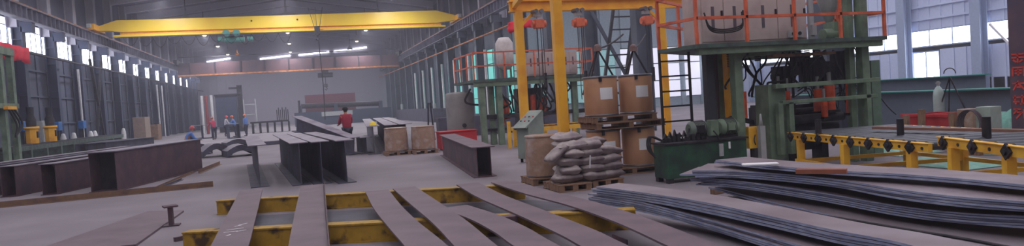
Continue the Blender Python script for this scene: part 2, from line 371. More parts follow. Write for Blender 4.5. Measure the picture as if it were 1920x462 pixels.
# ------------------------------------------------------------------ overhead yellow crane
cr1 = thing('bridge_crane', 'bright yellow single girder overhead crane spanning the hall', 'overhead crane', (-.5, 56, 7.9))
g = MB(); g.extr([(-13.3,8.32),(-12.4,8.3),(-11.6,8.2),(11.3,8.2),(12.4,8.32),(12.9,8.4),(12.9,8.75),(11.2,9.2),(-12.0,9.05),(-13.3,8.6)], (0,55.7,0), (1,0,0), (0,0,1), (0,1,0), .5)
g.build('girder', YEL, cr1, bevel=.02)
MB().bb(-11.8, 11.6, 55.9, 56.1, 7.98, 8.2).build('lower_web', M('crane_yellow_painted_shade', (240,178,30), .5), cr1)  # darker yellow puts the shade of the recess into the colour
g = MB(); g.bb(-12.2, 11.9, 55.6, 56.3, 7.86, 7.98); g.build('bottom_flange', YEL, cr1)
for sx in (-13.3, 12.9):
    c = MB().bb(sx-.2, sx+.2, 54.6, 57.4, 8.3, 8.72).build('end_carriage', YPOST, cr1, bevel=.03)
    for yy in (54.9, 57.1): MB().tube([(sx-.08, yy, 8.42), (sx+.08, yy, 8.42)], .14, 14).build('wheel', DARK, c)
    MB().bb(sx-.2, sx+.05, 54.2, 54.55, 8.4, 8.68).build('drive_motor', GREYM, cr1, bevel=.03)
g = MB().tube([(-12.4,55.2,7.75),(11.9,55.2,7.75)], .02, 6).build('festoon_wire', ROPE, cr1)
for i in range(12):
    x0 = -11.5+i*.95
    MB().tube(sag((x0,55.2,7.73), (x0+.95,55.2,7.73), .55+.1*(i%3)), .018, 5).build('festoon_loop', BLK, cr1)
sg = MB().bb(-.9, -.55, 55.72, 55.745, 8.7, 9.0).build('sign_plate', PAPER, cr1)
for xx in (-2.9, .4): MB().tube([(xx,55.7,8.75),(xx,55.76,8.75)], .07, 10).build('bolt_boss', DARK, cr1)
h = thing('electric_hoist', 'teal green electric hoist hanging below the left part of the yellow crane', 'hoist', (-4.1, 56, 7.3))
MB().tube([(-4.9,56,7.4),(-3.5,56,7.4)], .2, 16).build('drum_body', HOIST, h)
MB().tube([(-3.3,56,7.45),(-2.9,56,7.45)], .17, 16).build('motor', HOIST, h)
MB().bb(-4.9,-3.6,55.9,56.1,7.55,7.7).build('trolley', DARK, h)
for xx in (-4.7,-4.0): MB().tube([(xx,55.5,7.85),(xx,55.3,7.85)], .26, 16).build('trolley_wheel', HOIST, h)
MB().bb(-5.35,-5.0,55.8,56.2,7.3,7.65).build('gear_case', HOIST, h, bevel=.04)
MB().tube([(-4.1,56,7.2),(-4.1,56,6.6)], .03, 6).build('rope', ROPE, h)
MB().tube([(-4.1,56,6.6),(-4.1,56,6.45),(-4.0,56,6.32),(-4.12,56,6.25),(-4.22,56,6.33)], .05, 6).build('hook', RAILO, h)
h = thing('hook_block', 'dark crane hook block on ropes in front of the yellow girder', 'crane hook', (1.8, 55.3, 7.2))
MB().bb(1.6,2.0,55.15,55.45,7.5,8.15).bb(1.68,1.92,55.1,55.5,7.4,7.55).build('block', DARK, h, bevel=.05)
MB().tube([(1.8,55.3,7.5),(1.8,55.3,7.3),(1.93,55.3,7.17),(1.8,55.3,7.05),(1.66,55.3,7.15)], .05, 6).build('hook', DARK, h)
MB().tube([(1.6,55.3,8.1),(1.25,55.3,9.6)], .02, 5).tube([(2.0,55.3,8.1),(2.3,55.3,9.6)], .02, 5).tube([(1.8,55.3,8.1),(1.75,55.3,9.6)], .02, 5).build('rope', ROPE, h)
MB().tube([(1.85,55.3,7.0),(1.95,55.3,3.5),(1.9,55.3,.95)], .035, 5).build('pendant_cable', BLK, h)
# second, distant crane
c2 = thing('bridge_crane', 'dark rusty overhead crane near the end wall', 'overhead crane', (-.5, 90, 6.5))
MB().bb(-13.2, 12.7, 89.6, 90.1, 6.9, 8.3).build('girder', M('dark_rust_girder', (92,66,72), .7, c2=(70,56,66), scale=.6), c2)
MB().bb(-13.2, 12.7, 89.4, 90.3, 6.72, 6.9).build('bottom_flange', RAILO, c2, label='rust-orange lower flange')
for sx in (-13.2, 12.8): MB().bb(sx-.2, sx+.2, 88, 92, 8.0, 8.6).build('end_carriage', DARK, c2)
for i in range(9): MB().bb(-12+i*2.8, -11.85+i*2.8, 89.5, 89.6, 6.9, 8.3).build('stiffener', DARK, c2)
MB().bb(-13,12.6,89.2,89.3,8.9,9).build('walkway_rail', DARK, c2)
h = thing('electric_hoist', 'dark hoist with hook hanging from the distant crane', 'hoist', (3.5, 90, 4.4))
MB().tube([(2.6,90,6.1),(4.4,90,6.1)], .3, 12).build('drum_body', DARK, h)
MB().bb(3.1,3.9,89.7,90.3,6.3,6.7).build('trolley', DARK, h)
MB().tube([(3.5,90,5.9),(3.5,90,4.9)], .05, 6).build('rope', ROPE, h)
MB().bb(3.3,3.7,89.8,90.2,4.6,5.0).tube([(3.5,90,4.6),(3.65,90,4.4),(3.5,90,4.2),(3.35,90,4.35)], .06, 6).build('hook', DARK, h)
# ------------------------------------------------------------------ steel beams
def ibeam(name, label, near, ang, L, h, b, tf=.02, tw=.014, boxed=False, m=RUST, mt=FLG, group=None, inset=.05):
    t = thing(name, label, 'steel beam', near, -math.radians(ang), group)       # local +Y runs away along the beam
    MB().bb(-b/2, b/2, 0, L, 0, tf).build('bottom_flange', m, t, local=True)
    w = MB()
    if boxed:
        for s in (-1, 1): w.bb(s*(b/2-inset)-tw/2, s*(b/2-inset)+tw/2, .03, L-.03, tf, h-tf)
    else: w.bb(-tw/2, tw/2, 0, L, tf, h-tf)
    w.build('web', m, t, local=True)
    MB().bb(-b/2, b/2, 0, L, h-tf, h).build('top_flange', mt, t, local=True)
    return t
p = (G(172,362)+G(218,360))/2
t = ibeam('box_girder', 'large rust-brown box girder lying at left with its open end facing us', (p.x,p.y,0), 14, 5.4, 1.0, .72, boxed=True, tf=.025)
MB().bb(-.29,.29,.5,.52,.03,.97).build('diaphragm', DARK, t, local=True)
nm = ['rightmost, beside the large box girder','second from the right','third from the right','fourth from the right, cut by the frame']
for i, (x, y) in enumerate(((84,367),(8,371),(-50,374),(-106,376))):
    p = G(x, y); ibeam('steel_beam', 'dark rusty beam of the left row, %s' % nm[i], (p.x+.1,p.y,0), 14, 5.5+1.2*i, .78, .42, boxed=True, inset=.04, m=RUST, mt=STEEL if i == 2 else FLG, group='rusty beams lying in a row at left')
for i, (x, y) in enumerate(((205,283),(172,286),(148,288),(122,290),(98,291))):
    p = G(x, y+9); ibeam('steel_beam', 'dark beam behind the left row, %s from the right' % ORD[i], (p.x-.2,p.y+.3,0), 14, 5.6, .72, .42, m=STEEL, mt=STEEL, group='dark beams behind the left row')
for i, (x, y, l) in enumerate(((488,352,'leftmost of the central four, its slim end profile facing us'),(566,348,'second from the left of the central four'),(606,346,'third from the left of the central four'),(652,344,'rightmost of the central four'))):
    p = G(x, y); ibeam('steel_beam', 'tall steel I beam standing on the floor, %s' % l, (p.x,p.y,0), -4.5, 8, .97, .40, m=STEEL, mt=FLG, group='tall I beams in the middle of the floor')
p = G(910, 333); ibeam('steel_beam', 'single rusty beam lying in front of the red box', (p.x,p.y,0), 5.5, 7.2, .66, .5, m=RUST, mt=PLATE, boxed=True, inset=.1)
na, fa = G(664,291), AY(556,246,29.5); na.z = .02
d = fa-na; t = ibeam('steel_beam', 'long grey beam propped up at its far end, left of the man in red', tuple(na), math.degrees(math.atan2(d.x, d.y)), d.length, .62, .42, m=STEEL, mt=FLG)
t.rotation_euler = (math.asin(d.z/d.length), 0, -math.atan2(d.x, d.y)); t.rotation_mode = 'XYZ'
q = na+d*.9; ts = thing('trestle', 'low dark trestle holding up the propped grey beam', 'trestle', (q.x,q.y,0))
MB().bb(q.x-.4,q.x+.4,q.y-.06,q.y+.06,q.z-.12,q.z-.03).build('top_bar', DARK, ts)
for sx in (-1,1):
    for sy in (-1,1): MB().beam((q.x+sx*.3,q.y,q.z-.1),(q.x+sx*.36,q.y+sy*.3,.01),.05,.05).build('leg', DARK, ts)
p = G(686,289); ibeam('steel_beam', 'short low grey beam just right of the propped one at the man in red', (p.x+.05,p.y,0), -8, 1.6, .6, .42, m=STEEL, mt=FLG)
for i, (x, y) in enumerate(((697,285),(735,285),(765,284))):
    p = G(x, y); ibeam('steel_beam', 'grey beam with pale top beside the wrapped drums, %s of three from the left' % ORD[i], (p.x-.05,24.7,0), 4.5, 18, 1.0, .46, m=STEEL, mt=FLG, group='three pale topped beams')
# big beams behind the conveyor
def bigbeam(p0, p1, h, b, label):
    p0, p1 = Vector(p0), Vector(p1); d = p1-p0
    return ibeam('steel_beam', label, (p0.x,p0.y,0), math.degrees(math.atan2(d.x, d.y)), d.length, h, b, m=M('slate_steel', (104,116,132), .6, amt=.06), mt=TEALP, tf=.03)
bigbeam((17,23,0), (17,13.55,0), 1.5, .4, 'huge slate beam with teal top edge, farther one under the bright window')
bigbeam((14.6,19.6,0), (14.6,9.9,0), 1.2, .4, 'huge slate beam with teal top edge, nearer one behind the gas cylinder')
# low angle bar, loose strips, floor plate, stub at left
def fl(x, y, z=0): p = G(x, y, z); return (p.x, p.y, z)
def anglebar(name, p0, p1, h, w_, m, label, cat='angle bar'):
    p0, p1 = Vector(p0), Vector(p1); d = (p1-p0).normalized(); a = Vector((d.y,-d.x,0))
    return MB().extr([(0,0),(w_,0),(w_,.012),(.012,.012),(.012,h),(0,h)], p0, a, (0,0,1), d, (p1-p0).length).build(name, m, label=label, cat=cat)
OCH = M('ochre_rusty_bar', (128,98,76), .65, c2=(104,80,70), scale=3)
anglebar('angle_bar', fl(-60,396), fl(400,350), .13, .09, OCH, 'long ochre rusty angle bar lying across the floor at left')
anglebar('angle_bar', fl(372,326), fl(412,309), .12, .08, OCH, 'short angle bar lying beyond the large box girder')
anglebar('angle_bar', fl(287,357), fl(362,324), .06, .06, OCH, 'thin strip beside the base of the box girder')
anglebar('angle_bar', fl(305,352), fl(340,338), .05, .06, STEEL, 'short thin strip just off the box girder base')
a, b, c_, d = G(345,398), G(255,463), G(120,463), G(290,398)
MB().prism([(a.x,a.y),(b.x,b.y),(c_.x-.35,c_.y-.5),(d.x-.1,d.y)], 0, .03).build('floor_plate', PLATE, label='thin brown steel plate lying flat on the floor at left foreground', cat='steel plate')
p = G(322, 424); t = thing('beam_offcut', 'small rusty I section offcut standing upright on the floor', 'beam offcut', (p.x,p.y,0))
MB().bb(p.x-.12,p.x+.12,p.y-.1,p.y+.1,0,.02).build('foot_plate', RUST, t); MB().bb(p.x-.03,p.x+.03,p.y-.07,p.y+.07,.02,.3).build('stem', RUST, t)
MB().box((p.x,p.y,.31),(.2,.22,.025), rz=.3).build('top_plate', RUST, t)
for i, (x, y) in enumerate(((338,452),(352,447))):
    q = G(x, y); MB().box((q.x,q.y,.03),(.16,.05,.06), rz=.7+i).build('scrap_piece', RUST, label='small rusty scrap %s the yellow bar end' % ('left of' if not i else 'touching'), cat='scrap')
# ------------------------------------------------------------------ yellow supports with wavy strips
def hbar(pix, h, b, label):
    p0, p1 = [Vector(fl(*q)) for q in pix]; d = p1-p0; t = thing('support_beam', label, 'support beam', p0, -math.atan2(d.x, d.y), 'yellow painted supports')
    L = d.length
    MB().bb(-b/2,b/2,0,L,0,.02).bb(-.01,.01,0,L,.02,h-.02).bb(-b/2+.02,-b/2+.035,0,L,.02,h-.02).bb(b/2-.035,b/2-.02,0,L,.02,h-.02).build('body', YBAR, t, local=True)
    MB().bb(-b/2,b/2,0,L,h-.02,h).build('top_flange', YBAR, t, local=True)
    return t
hbar(((412,402),(985,372)), .24, .2, 'worn yellow support beam on the floor, the farther one under the strips')
hbar(((352,469),(1192,428)), .24, .22, 'worn yellow support beam on the floor, the nearer one under the strips')
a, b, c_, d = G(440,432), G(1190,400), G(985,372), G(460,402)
MB().prism([(a.x,a.y+.2),(b.x,b.y+.4),(c_.x,c_.y-.35),(d.x,d.y-.35)], 0, .012).build('painted_shade_sheet', BSHAD, label='dark sheet of painted shade on the floor between the yellow support beams', cat='sheet')  # shade under the strips, put in as a dark sheet
strips = [ # (left, right) pixel pairs from far to near at strip height
 ([(450,360,492,358),(432,400,480,399),(415,432,472,431),(397,462,467,462),(370,510,445,512)], 'leftmost, straight with pale chalk marks'),
 ([(564,350,607,348),(556,390,608,390),(550,425,610,426),(545,462,612,463),(538,512,615,515)], 'second from the left, straight'),
 ([(687,361,727,359),(704,392,748,388),(730,424,779,420),(768,462,822,460),(812,515,875,512)], 'third from the left, bent towards us'),
 ([(737,355,778,353),(770,385,822,382),(812,420,872,417),(850,462,925,460),(905,515,985,512)], 'fourth from the left, wavy'),
 ([(835,392,868,389),(885,412,930,408),(930,437,985,432),(966,462,1028,458),(1050,512,1120,508)], 'fifth, its far end tucked under the wavy fourth'),
 ([(855,348,898,345),(893,372,945,368),(960,402,1020,397),(1045,440,1110,434),(1090,465,1165,460),(1180,512,1260,506)], 'sixth from the left, sagging in the middle'),
 ([(920,344,962,341),(975,364,1030,360),(1060,388,1125,383),(1150,420,1220,414),(1250,465,1330,458),(1350,512,1440,505)], 'rightmost, running towards the plate piles'),
]
for i, (pr, lab) in enumerate(strips):
    z0 = .245 if i != 4 else .25; pts = []; n = len(pr)
    for j, (xa, ya, xb, yb) in enumerate(pr):
        zz = (z0 + (.0 if i < 2 else .05*math.sin(j*2.1+i)**2)) if i != 4 else .25+.0*j
        if i == 3: zz += .02
        a, b = G(xa, ya, zz), G(xb, yb, zz); pts.append((a+b)/2)
        pts[-1].z = zz
    wd = .40 if i in (0,1) else .37
    m = MB().strip(smooth_pts(pts, 7), wd, .02)
    o = m.build('steel_strip', PLATE, label='brown steel strip on the yellow supports, %s' % lab, cat='steel strip', group='strips lying on the yellow supports')
st = [o for o in bpy.data.objects if o.name.startswith('steel_strip') and 'leftmost' in o['label']][0]
ck = MB()
for k, (x, y, L_) in enumerate(((432,428,.16),(440,423,.2),(452,426,.12),(446,417,.1),(455,414,.14),(428,434,.08))):
    q = G(x, y, .315); ck.box((q.x,q.y,.0), (L_, .02, .002), rz=.2*k)
ck_z = [p for p in st.data.vertices]
def top_at(y): v = min(ck_z, key=lambda v: abs(v.co.y+st.location.y-y)-v.co.z*.01); return v.co.z+st.location.z
ck.v = [Vector((v.x, v.y, v.z+.268)) for v in ck.v]
ck.build('chalk_mark', PAPER, st, label='white chalk streaks')
p = G(604, 400, .25)
p0, p1 = G(607,348,.25), G(612,462,.25)
anglebar('web_strip', (p0.x+.02,p0.y,.245), (p1.x+.02,p1.y-.5,.245), .07, .05, RUST, 'narrow rusty edge bar lying along the second strip', 'edge bar')
for x, y, l in ((957,440,'upright rusty block wedged between the fourth and sixth strips'),):
    q = G(x, y+4); MB().bb(q.x-.09,q.x+.09,q.y-.05,q.y+.1,0,.25).build('steel_block', RUST, label=l, cat='steel block', bevel=.01)
q = G(1165, 470)
MB().extr([(0,0),(.18,0),(.18,.1),(.165,.1),(.165,.015),(.015,.015),(.015,.1),(0,.1)], (q.x-.1,q.y,.0), (1,0,0), (0,0,1), (0,1,0), .35).build('channel_piece', RUST, label='short rusty channel piece at the foot of the rightmost strip', cat='channel')
# ------------------------------------------------------------------ piles of wavy plates
def plate(pts, w_, t_, label, group, m=PILE):
    z = Vector((0,0,1))
    return MB().strip(pts, w_, t_).build('steel_plate', m, label=label, cat='steel plate', group=group, m2=(EDGE, lambda p: abs(p.normal.z) < .8))
def pile(ctrl, widths, n, t_, gap, pname, wave, tips, off=.03):
    """ctrl: (x, y, ztop) centre line far to near; the plates lie one under another"""
    rnd = random.Random(len(pname)*7+n)
    for k in range(n):
        pts = []
        for j, (x, y, z) in enumerate(ctrl):
            zz = z - k*(t_+gap)*(1+.02*rnd.random())
            zz -= wave[j]*k/n
            pts.append(Vector((x + rnd.uniform(-off,off), y, max(zz, .012*(n-k)))))
        e = pts[0]-pts[1]; e.normalize(); pts[0] = pts[0] + e*rnd.uniform(-tips, tips)
        pos = 'topmost' if k == 0 else 'lowest' if k == n-1 else '%s from the top' % ORD[k]
        plate(smooth_pts(pts, 6), widths, t_, 'wavy steel plate of the %s, %s' % (pname, pos), 'plates of the %s' % pname)
def cl(prs, z=None):
    out = []
    for xa, ya, xb, yb, zz in prs:
        a, b = G(xa,ya,zz), G(xb,yb,zz); m = (a+b)/2; out.append((m.x, m.y, zz))
    return out
def near_edge(pts, w_, dz=0):
    P = [G(x,y,z) for x,y,z in pts]; out = []
    for i, p in enumerate(P):
        d = P[min(i+1,len(P)-1)]-P[max(i-1,0)]; d.z = 0; d.normalize(); out.append((p.x-d.y*w_/2, p.y+d.x*w_/2, p.z))
    return out
# front pile
pile(near_edge([(1112,353,.40),(1200,364,.39),(1310,382,.37),(1440,409,.34),(1560,436,.32),(1680,459,.31),(1830,500,.31)], .40), .40, 4, .024, .006, 'front pile', [0]*7, .06, .015)
pile(near_edge([(1108,367,.29),(1200,382,.27),(1310,410,.20),(1430,444,.16),(1560,482,.14),(1720,530,.14)], .42), .42, 5, .020, .005, 'front pile, lower bundle', [0]*6, .08, .02)
# middle pile: two bundles
pile(near_edge([(1290,323,.50),(1360,323,.50),(1440,327,.50),(1560,339,.50),(1680,359,.49),(1800,373,.48),(1920,382,.48),(2060,394,.48)], .85), .85, 4, .020, .005, 'middle pile', [0]*8, .12, .02)
pile(near_edge([(1300,335,.38),(1370,340,.37),(1440,349,.35),(1560,367,.32),(1680,388,.31),(1800,402,.32),(1920,409,.34),(2060,418,.34)], .8), .8, 5, .017, .005, 'middle pile, lower bundle', [0]*8, .14, .02)
pile(near_edge([(1335,352,.17),(1440,380,.14),(1560,408,.13),(1700,443,.13),(1820,468,.13),(1960,498,.13)], .95), .95, 2, .02, .006, 'middle pile, bottom bundle', [0]*6, .1, .02)
# rear thin pile
pile(near_edge([(1340,303,.60),(1440,314,.60),(1590,325,.60),(1680,330,.60),(1800,339,.59),(1920,351,.59),(2060,364,.59)], .5), .5, 2, .022, .006, 'rear pile', [0]*7, .03, .01)
for i, (x, y, zz) in enumerate(((1380,345,.0),(1560,420,.0),(1780,400,0),(1470,350,0),(1700,350,0))):
    q = G(x, y, .1); MB().box((q.x,q.y,.05),(1.1,.1,.1), rz=.3).build('timber_batten', WOOD, label='timber batten under the plate piles, %s of five' % ORD[i], cat='timber', group='battens under the plate piles')
pa, pb = G(1493,325,.62), G(1588,325,.62); d = (pb-pa)
MB().beam(pa+Vector((0,0,.02)), pb+Vector((0,0,.02)), .1, .05).build('wood_block', M('reddish_wood', (150,88,66), .7), label='reddish brown wood piece lying on the rear plates', cat='wood block')
pa = G(1425,309,.65); MB().box((pa.x,pa.y,.655),(.42,.14,.025), rz=-.5).build('glove_rag', PAPER, label='white rag lying on the rear plate pile', cat='rag', bevel=.01)
pts = smooth_pts([G(1512,400,.165), G(1600,414,.165), G(1700,431,.165), G(1800,447,.165), G(1900,466,.165), G(2000,486,.165)], 6)
MB().tube(pts, .014, 6).build('wire_bundle', DARK, label='dark frayed cable lying in the gap between the plate piles', cat='cable')
# ------------------------------------------------------------------ drums, pallets, sacks
def pallet_parts(t, w_, d_, h_=.13, n=6):
    for k in range(n): y = -d_/2+k*(d_-.1)/(n-1); MB().bb(-w_/2, w_/2, y, y+.1, h_-.022, h_).build('deck_board', WOOD, t, local=True)
    for k in (-1,0,1): MB().bb(-w_/2, w_/2, k*(d_/2-.05)-.05, k*(d_/2-.05)+.05, 0, .018).build('bottom_board', WOOD, t, local=True)
    for k in (-1,0,1): MB().bb(k*(w_/2-.06)-.05, k*(w_/2-.06)+.05, -d_/2+.01, d_/2-.01, .018, h_-.022).build('bearer', WOOD, t, local=True)
def pallet(p, w_, d_, label, rz=0): t = thing('pallet', label, 'pallet', p, rz); pallet_parts(t, w_, d_); return t
def drum(p, label, wrapped=False, r=.335, h_=.78, rz=0):
    t = thing('fibre_drum', label, 'drum', p, rz)
    MB().lathe([(r-.01,0),(r,.02),(r,h_-.03),(r-.005,h_-.01)], (0,0,0), 32).build('body', KRAFTW if wrapped else KRAFT, t, local=True)
    if wrapped:
        m = MB(); rn = random.Random(3)
        n = 48; vs = []
        for k in range(9):
            for a in range(n): q = (r+.012)*(1-.14*(k/8)**7)+.014*math.sin(a*5.1+k*.9)*math.sin(a*.7+k)+.006*rn.random(); vs.append((q*math.cos(a*2*math.pi/n), q*math.sin(a*2*math.pi/n), .03+k*(h_-.06)/8))
        m.add(vs, [(k*n+a,k*n+(a+1)%n,(k+1)*n+(a+1)%n,(k+1)*n+a) for k in range(8) for a in range(n)], True)
        m.build('plastic_wrap', KRAFTW, t, local=True, label='grey cling wrap'); h_ -= .02
    MB().lathe([(r+.006,h_-.03),(r+.012,h_-.02),(r+.012,h_+.01),(r-.02,h_+.015),(r-.03,h_)], (0,0,0), 32).build('lid', METR if not wrapped else KRAFTW, t, local=True)
    MB().lathe([(r+.005,0),(r+.01,.01),(r+.01,.03),(r+.003,.04)], (0,0,0), 32).build('bottom_rim', METR, t, local=True)
    if not wrapped:
        a0 = -2.02; vs = []
        m = MB()
        for k in range(7):
            a = a0+k*.13
            for z in (.33,.56): vs.append(((r+.003)*math.cos(a), (r+.003)*math.sin(a), z))
        m.add(vs, [(2*k,2*k+2,2*k+3,2*k+1) for k in range(6)]); m.build('label_sheet', PAPER, t, local=True, label='white paper label')
        MB().box((-.2*(r+.012)/.67*.67-.07,-(r+.012)*.93,h_-.05),(.06,.03,.09), rz=-.35).build('clasp', DARK, t, local=True)
    return t
YD = 12.75
xs = [AY(1127,190,YD).x, AY(1192,190,YD).x]
x0 = (xs[0]+xs[1])/2
pallet((x0+.1,YD+.05,0), 1.35, .8, 'bottom wooden pallet under the lower kraft drums')
drum((xs[0],YD,.13), 'lower left kraft drum half hidden behind the sacks', rz=0)
drum((xs[1]+.01,YD,.13), 'lower right kraft drum with white paper label beside the green tank')
pallet((x0+.06,YD+.02,.925), 1.5, .85, 'upper wooden pallet between the two layers of kraft drums')
pallet((x0-.05,YD+.02,1.056), 1.4, .8, 'topmost wooden pallet directly under the two upper kraft drums')
drum((xs[0],YD,1.187), 'upper left kraft drum with white label on the double pallets')
drum((xs[1]+.01,YD,1.187), 'upper right kraft drum with white label on the double pallets')
for x, l in ((1120,'left'),(1187,'right')):
    p = AY(x, 92, 14.2); t = thing('lifting_sling', 'dark lifting sling spreading down behind the %s upper drum' % l, 'lifting sling', (p.x,p.y,p.z))
    MB().box(p, (.14,.1,.1), rz=.3).ell(p+Vector((0,0,.05)), (.07,.06,.06)).build('ring_knot', M('dull_brown_knot', (128,100,98), .7), t)
    for dx in (-.42,-.3,.42): MB().beam(p, p+Vector((dx,0,-.75 if dx > 0 else -1.0)), .032, .032).build('leg', DARK, t)
    MB().tube(sag(p, p+Vector((.9 if l == 'left' else .6,.5,.35)), .05), .02, 6).build('rope', ROPE, t)
# pair of wrapped drums further back
for x, y, l in ((746,292,'left'),(797,289,'right')):
    p = G(x, y-1); p.y += .2
    pallet((p.x,p.y,0), .85, .85, 'wooden pallet under the %s wrapped drum in the middle distance' % l)
    drum((p.x,p.y,.13), 'shrink-wrapped brown drum in the middle distance, %s one of the pair' % l, True, .375, .8)
p = G(1031, 345); p.y += .25
pallet((p.x,p.y,0), .75, .75, 'small wooden pallet under the wrapped drum left of the sacks')
drum((p.x,p.y,.13), 'shrink-wrapped kraft drum standing left of the sack pile', True, .335, .80)
# sacks
def sackmesh(seed, L=.62, W=.4, Hh=.15):
    rn = random.Random(seed); vs, fs = [], []; nu, nv = 14, 10
    ph = [rn.uniform(0,6) for _ in range(4)]
    for side in (1,-1):
        for i in range(nu+1):
            for j in range(nv+1):
                u, v = -1+2*i/nu, -1+2*j/nv
                e = max(0,(1-abs(u)**3.2))**.55*max(0,(1-abs(v)**3.2))**.55
                z = side*(.5*Hh*e) + .02*math.sin(5*u+ph[0])*math.cos(4*v+ph[1])*e*side + .008*math.sin(17*u+ph[2])*math.sin(13*v+ph[3])*e
                k = 1-.06*(1-e)*abs(math.sin(7*u+ph[0]))
                vs.append((u*L/2*(1-.05*v*v)*k, v*W/2*(1-.07*u*u)*k, z+Hh/2))
    n = (nu+1)*(nv+1)
    for s in (0,1):
        for i in range(nu):
            for j in range(nv):
                a = s*n+i*(nv+1)+j; q = (a,a+nv+1,a+nv+2,a+1); fs.append(q if s == 0 else q[::-1])
    bd = [i*(nv+1) for i in range(nu+1)]+[nu*(nv+1)+j for j in range(1,nv+1)]+[i*(nv+1)+nv for i in range(nu-1,-1,-1)]+[j for j in range(nv-1,0,-1)]
    for a, b in zip(bd, bd[1:]+bd[:1]): fs.append((b,a,a+n,b+n))
    return MB().add(vs, fs, True)
sp = G(1111, 357); SX, SY = sp.x, sp.y+.45
pallet((SX-.28,SY,0), .62, .8, 'pallet under the left half of the sack pile'); pallet((SX+.4,SY+.15,0), .6, .8, 'pallet under the right half of the sack pile')
protos = []
lays = ['bottom','second','third','fourth','fifth','top']
cols_ = [ # dx, dy, heights count, colname
 (-.34,-.12,5,'left column'), (.16-.02,-.14,5,'front column'), (.50,-.02,4,'right column'), (-.1,.3,6,'rear column'), (.42,.4,5,'rear right column')]
for ci, (dx, dy, n, cn) in enumerate(cols_):
    for k in range(n):
        rn = random.Random(ci*10+k); m = sackmesh(ci*10+k, .56 if ci != 1 else .46, .40, .155)
        z = .13+k*.137; rz = rn.uniform(-.2,.2)+(math.pi/2 if (ci == 0 and k % 2) else 0)
        o = m.build('sack', SACK, local=True, label='dusty grey sack of the pile, %s layer of the %s' % (lays[k] if k < n-1 else 'top', cn), cat='sack', group='sacks piled on the pallets')
        o.location = (SX+dx+rn.uniform(-.03,.03)+(.05*k if ci == 0 else 0), SY+dy+rn.uniform(-.02,.02)+.02*k, z); o.rotation_euler = (rn.uniform(-.08,.08), rn.uniform(-.09,.09)+(.12 if ci == 2 and k == n-1 else 0), rz)
for i, (dx, dz, ry) in enumerate(((-.42,.60,-.6),(-.40,.16,-1.25))):
    o = sackmesh(77+i, .5, .4, .13).build('sack', SACK, local=True, label='crumpled grey sack %s the left side of the pile' % ('slumping down' if not i else 'standing against'), cat='sack', group='sacks piled on the pallets')
    o.location = (SX+dx, SY-.05, dz); o.rotation_euler = (0, ry, .1)
MB().box((SX+.02,SY-.37,.48),(.02,.01,.22), ry=.1).build('tie_string', SACKC, label='white tie string hanging on the sack pile front', cat='string')
# ------------------------------------------------------------------ control console
p = G(993, 306); t = thing('control_console', 'pale green control desk with sloping top beside the yellow posts', 'control desk', (p.x+.16,p.y+.25,0), -1.15)
MB().extr([(-.28,.1),(.28,.1),(.28,1.25),(.2,1.25),(-.28,.95)], (-.22,0,0), (0,1,0), (0,0,1), (1,0,0), .44).build('cabinet', PGR, t, local=True, bevel=.01)
MB().extr([(-.4,.9),(-.36,.88),(.25,1.27),(.22,1.31)], (-.25,0,0), (0,1,0), (0,0,1), (1,0,0), .5).build('sloping_top', PGR, t, local=True)
for k in range(6): MB().tube([(-.15+.15*(k%3),-.16+.16*(k//3),1.03+.1*(k//3)),(-.15+.15*(k%3),-.18+.16*(k//3),1.07+.1*(k//3))], .022, 8).build('button', RED if k % 2 else DARK, t, local=True)
for sx in (-1,1):
    for sy in (-1,1): MB().tube([(sx*.17,sy*.2,0),(sx*.17,sy*.2,.1)], .035, 8).build('leg', DARK, t, local=True)
# ------------------------------------------------------------------ yellow gantry frame
YG = 18.4
P1, P2, P3 = AY(977,120,YG), AY(1049,120,12.9), AY(1244,120,YG)
ZT = AY(965,12,YG).z+.06
gt = thing('gantry_frame', 'yellow steel gantry frame with square posts above the drums', 'gantry', ((P1.x+P3.x)/2,YG,0))
for q, w_ in ((P1,.22),(P2,.19),(P3,.2)):
    o = MB().bb(q.x-w_/2,q.x+w_/2,q.y-w_/2,q.y+w_/2,.02,ZT-.22 if q is not P2 else ZT+.3).build('post', YPOST, gt, bevel=.012)
    MB().bb(q.x-.2,q.x+.2,q.y-.2,q.y+.2,0,.02).build('foot_plate', YPOST, o)
MB().bb(P1.x-.25,P3.x+1.2,YG-.1,YG+.1,ZT-.22,ZT-.2+.02).bb(P1.x-.25,P3.x+1.2,YG-.01,YG+.01,ZT-.2,ZT+.06).bb(P1.x-.25,P3.x+1.2,YG-.12,YG+.12,ZT+.06,ZT+.1).build('cross_beam', YPOST, gt)
MB().beam((P1.x-.1,YG,ZT-.05),(P2.x,12.9,ZT+.2),.12,.14).build('side_beam', YPOST, gt)
MB().beam((P1.x+.0,YG-.05,ZT-.65),(P1.x+.5,YG-.05,ZT-.2),.08,.08).build('knee_brace', YPOST, gt)
MB().beam((P3.x,YG-.05,ZT-.65),(P3.x-.5,YG-.05,ZT-.2),.08,.08).build('knee_brace', YPOST, gt)
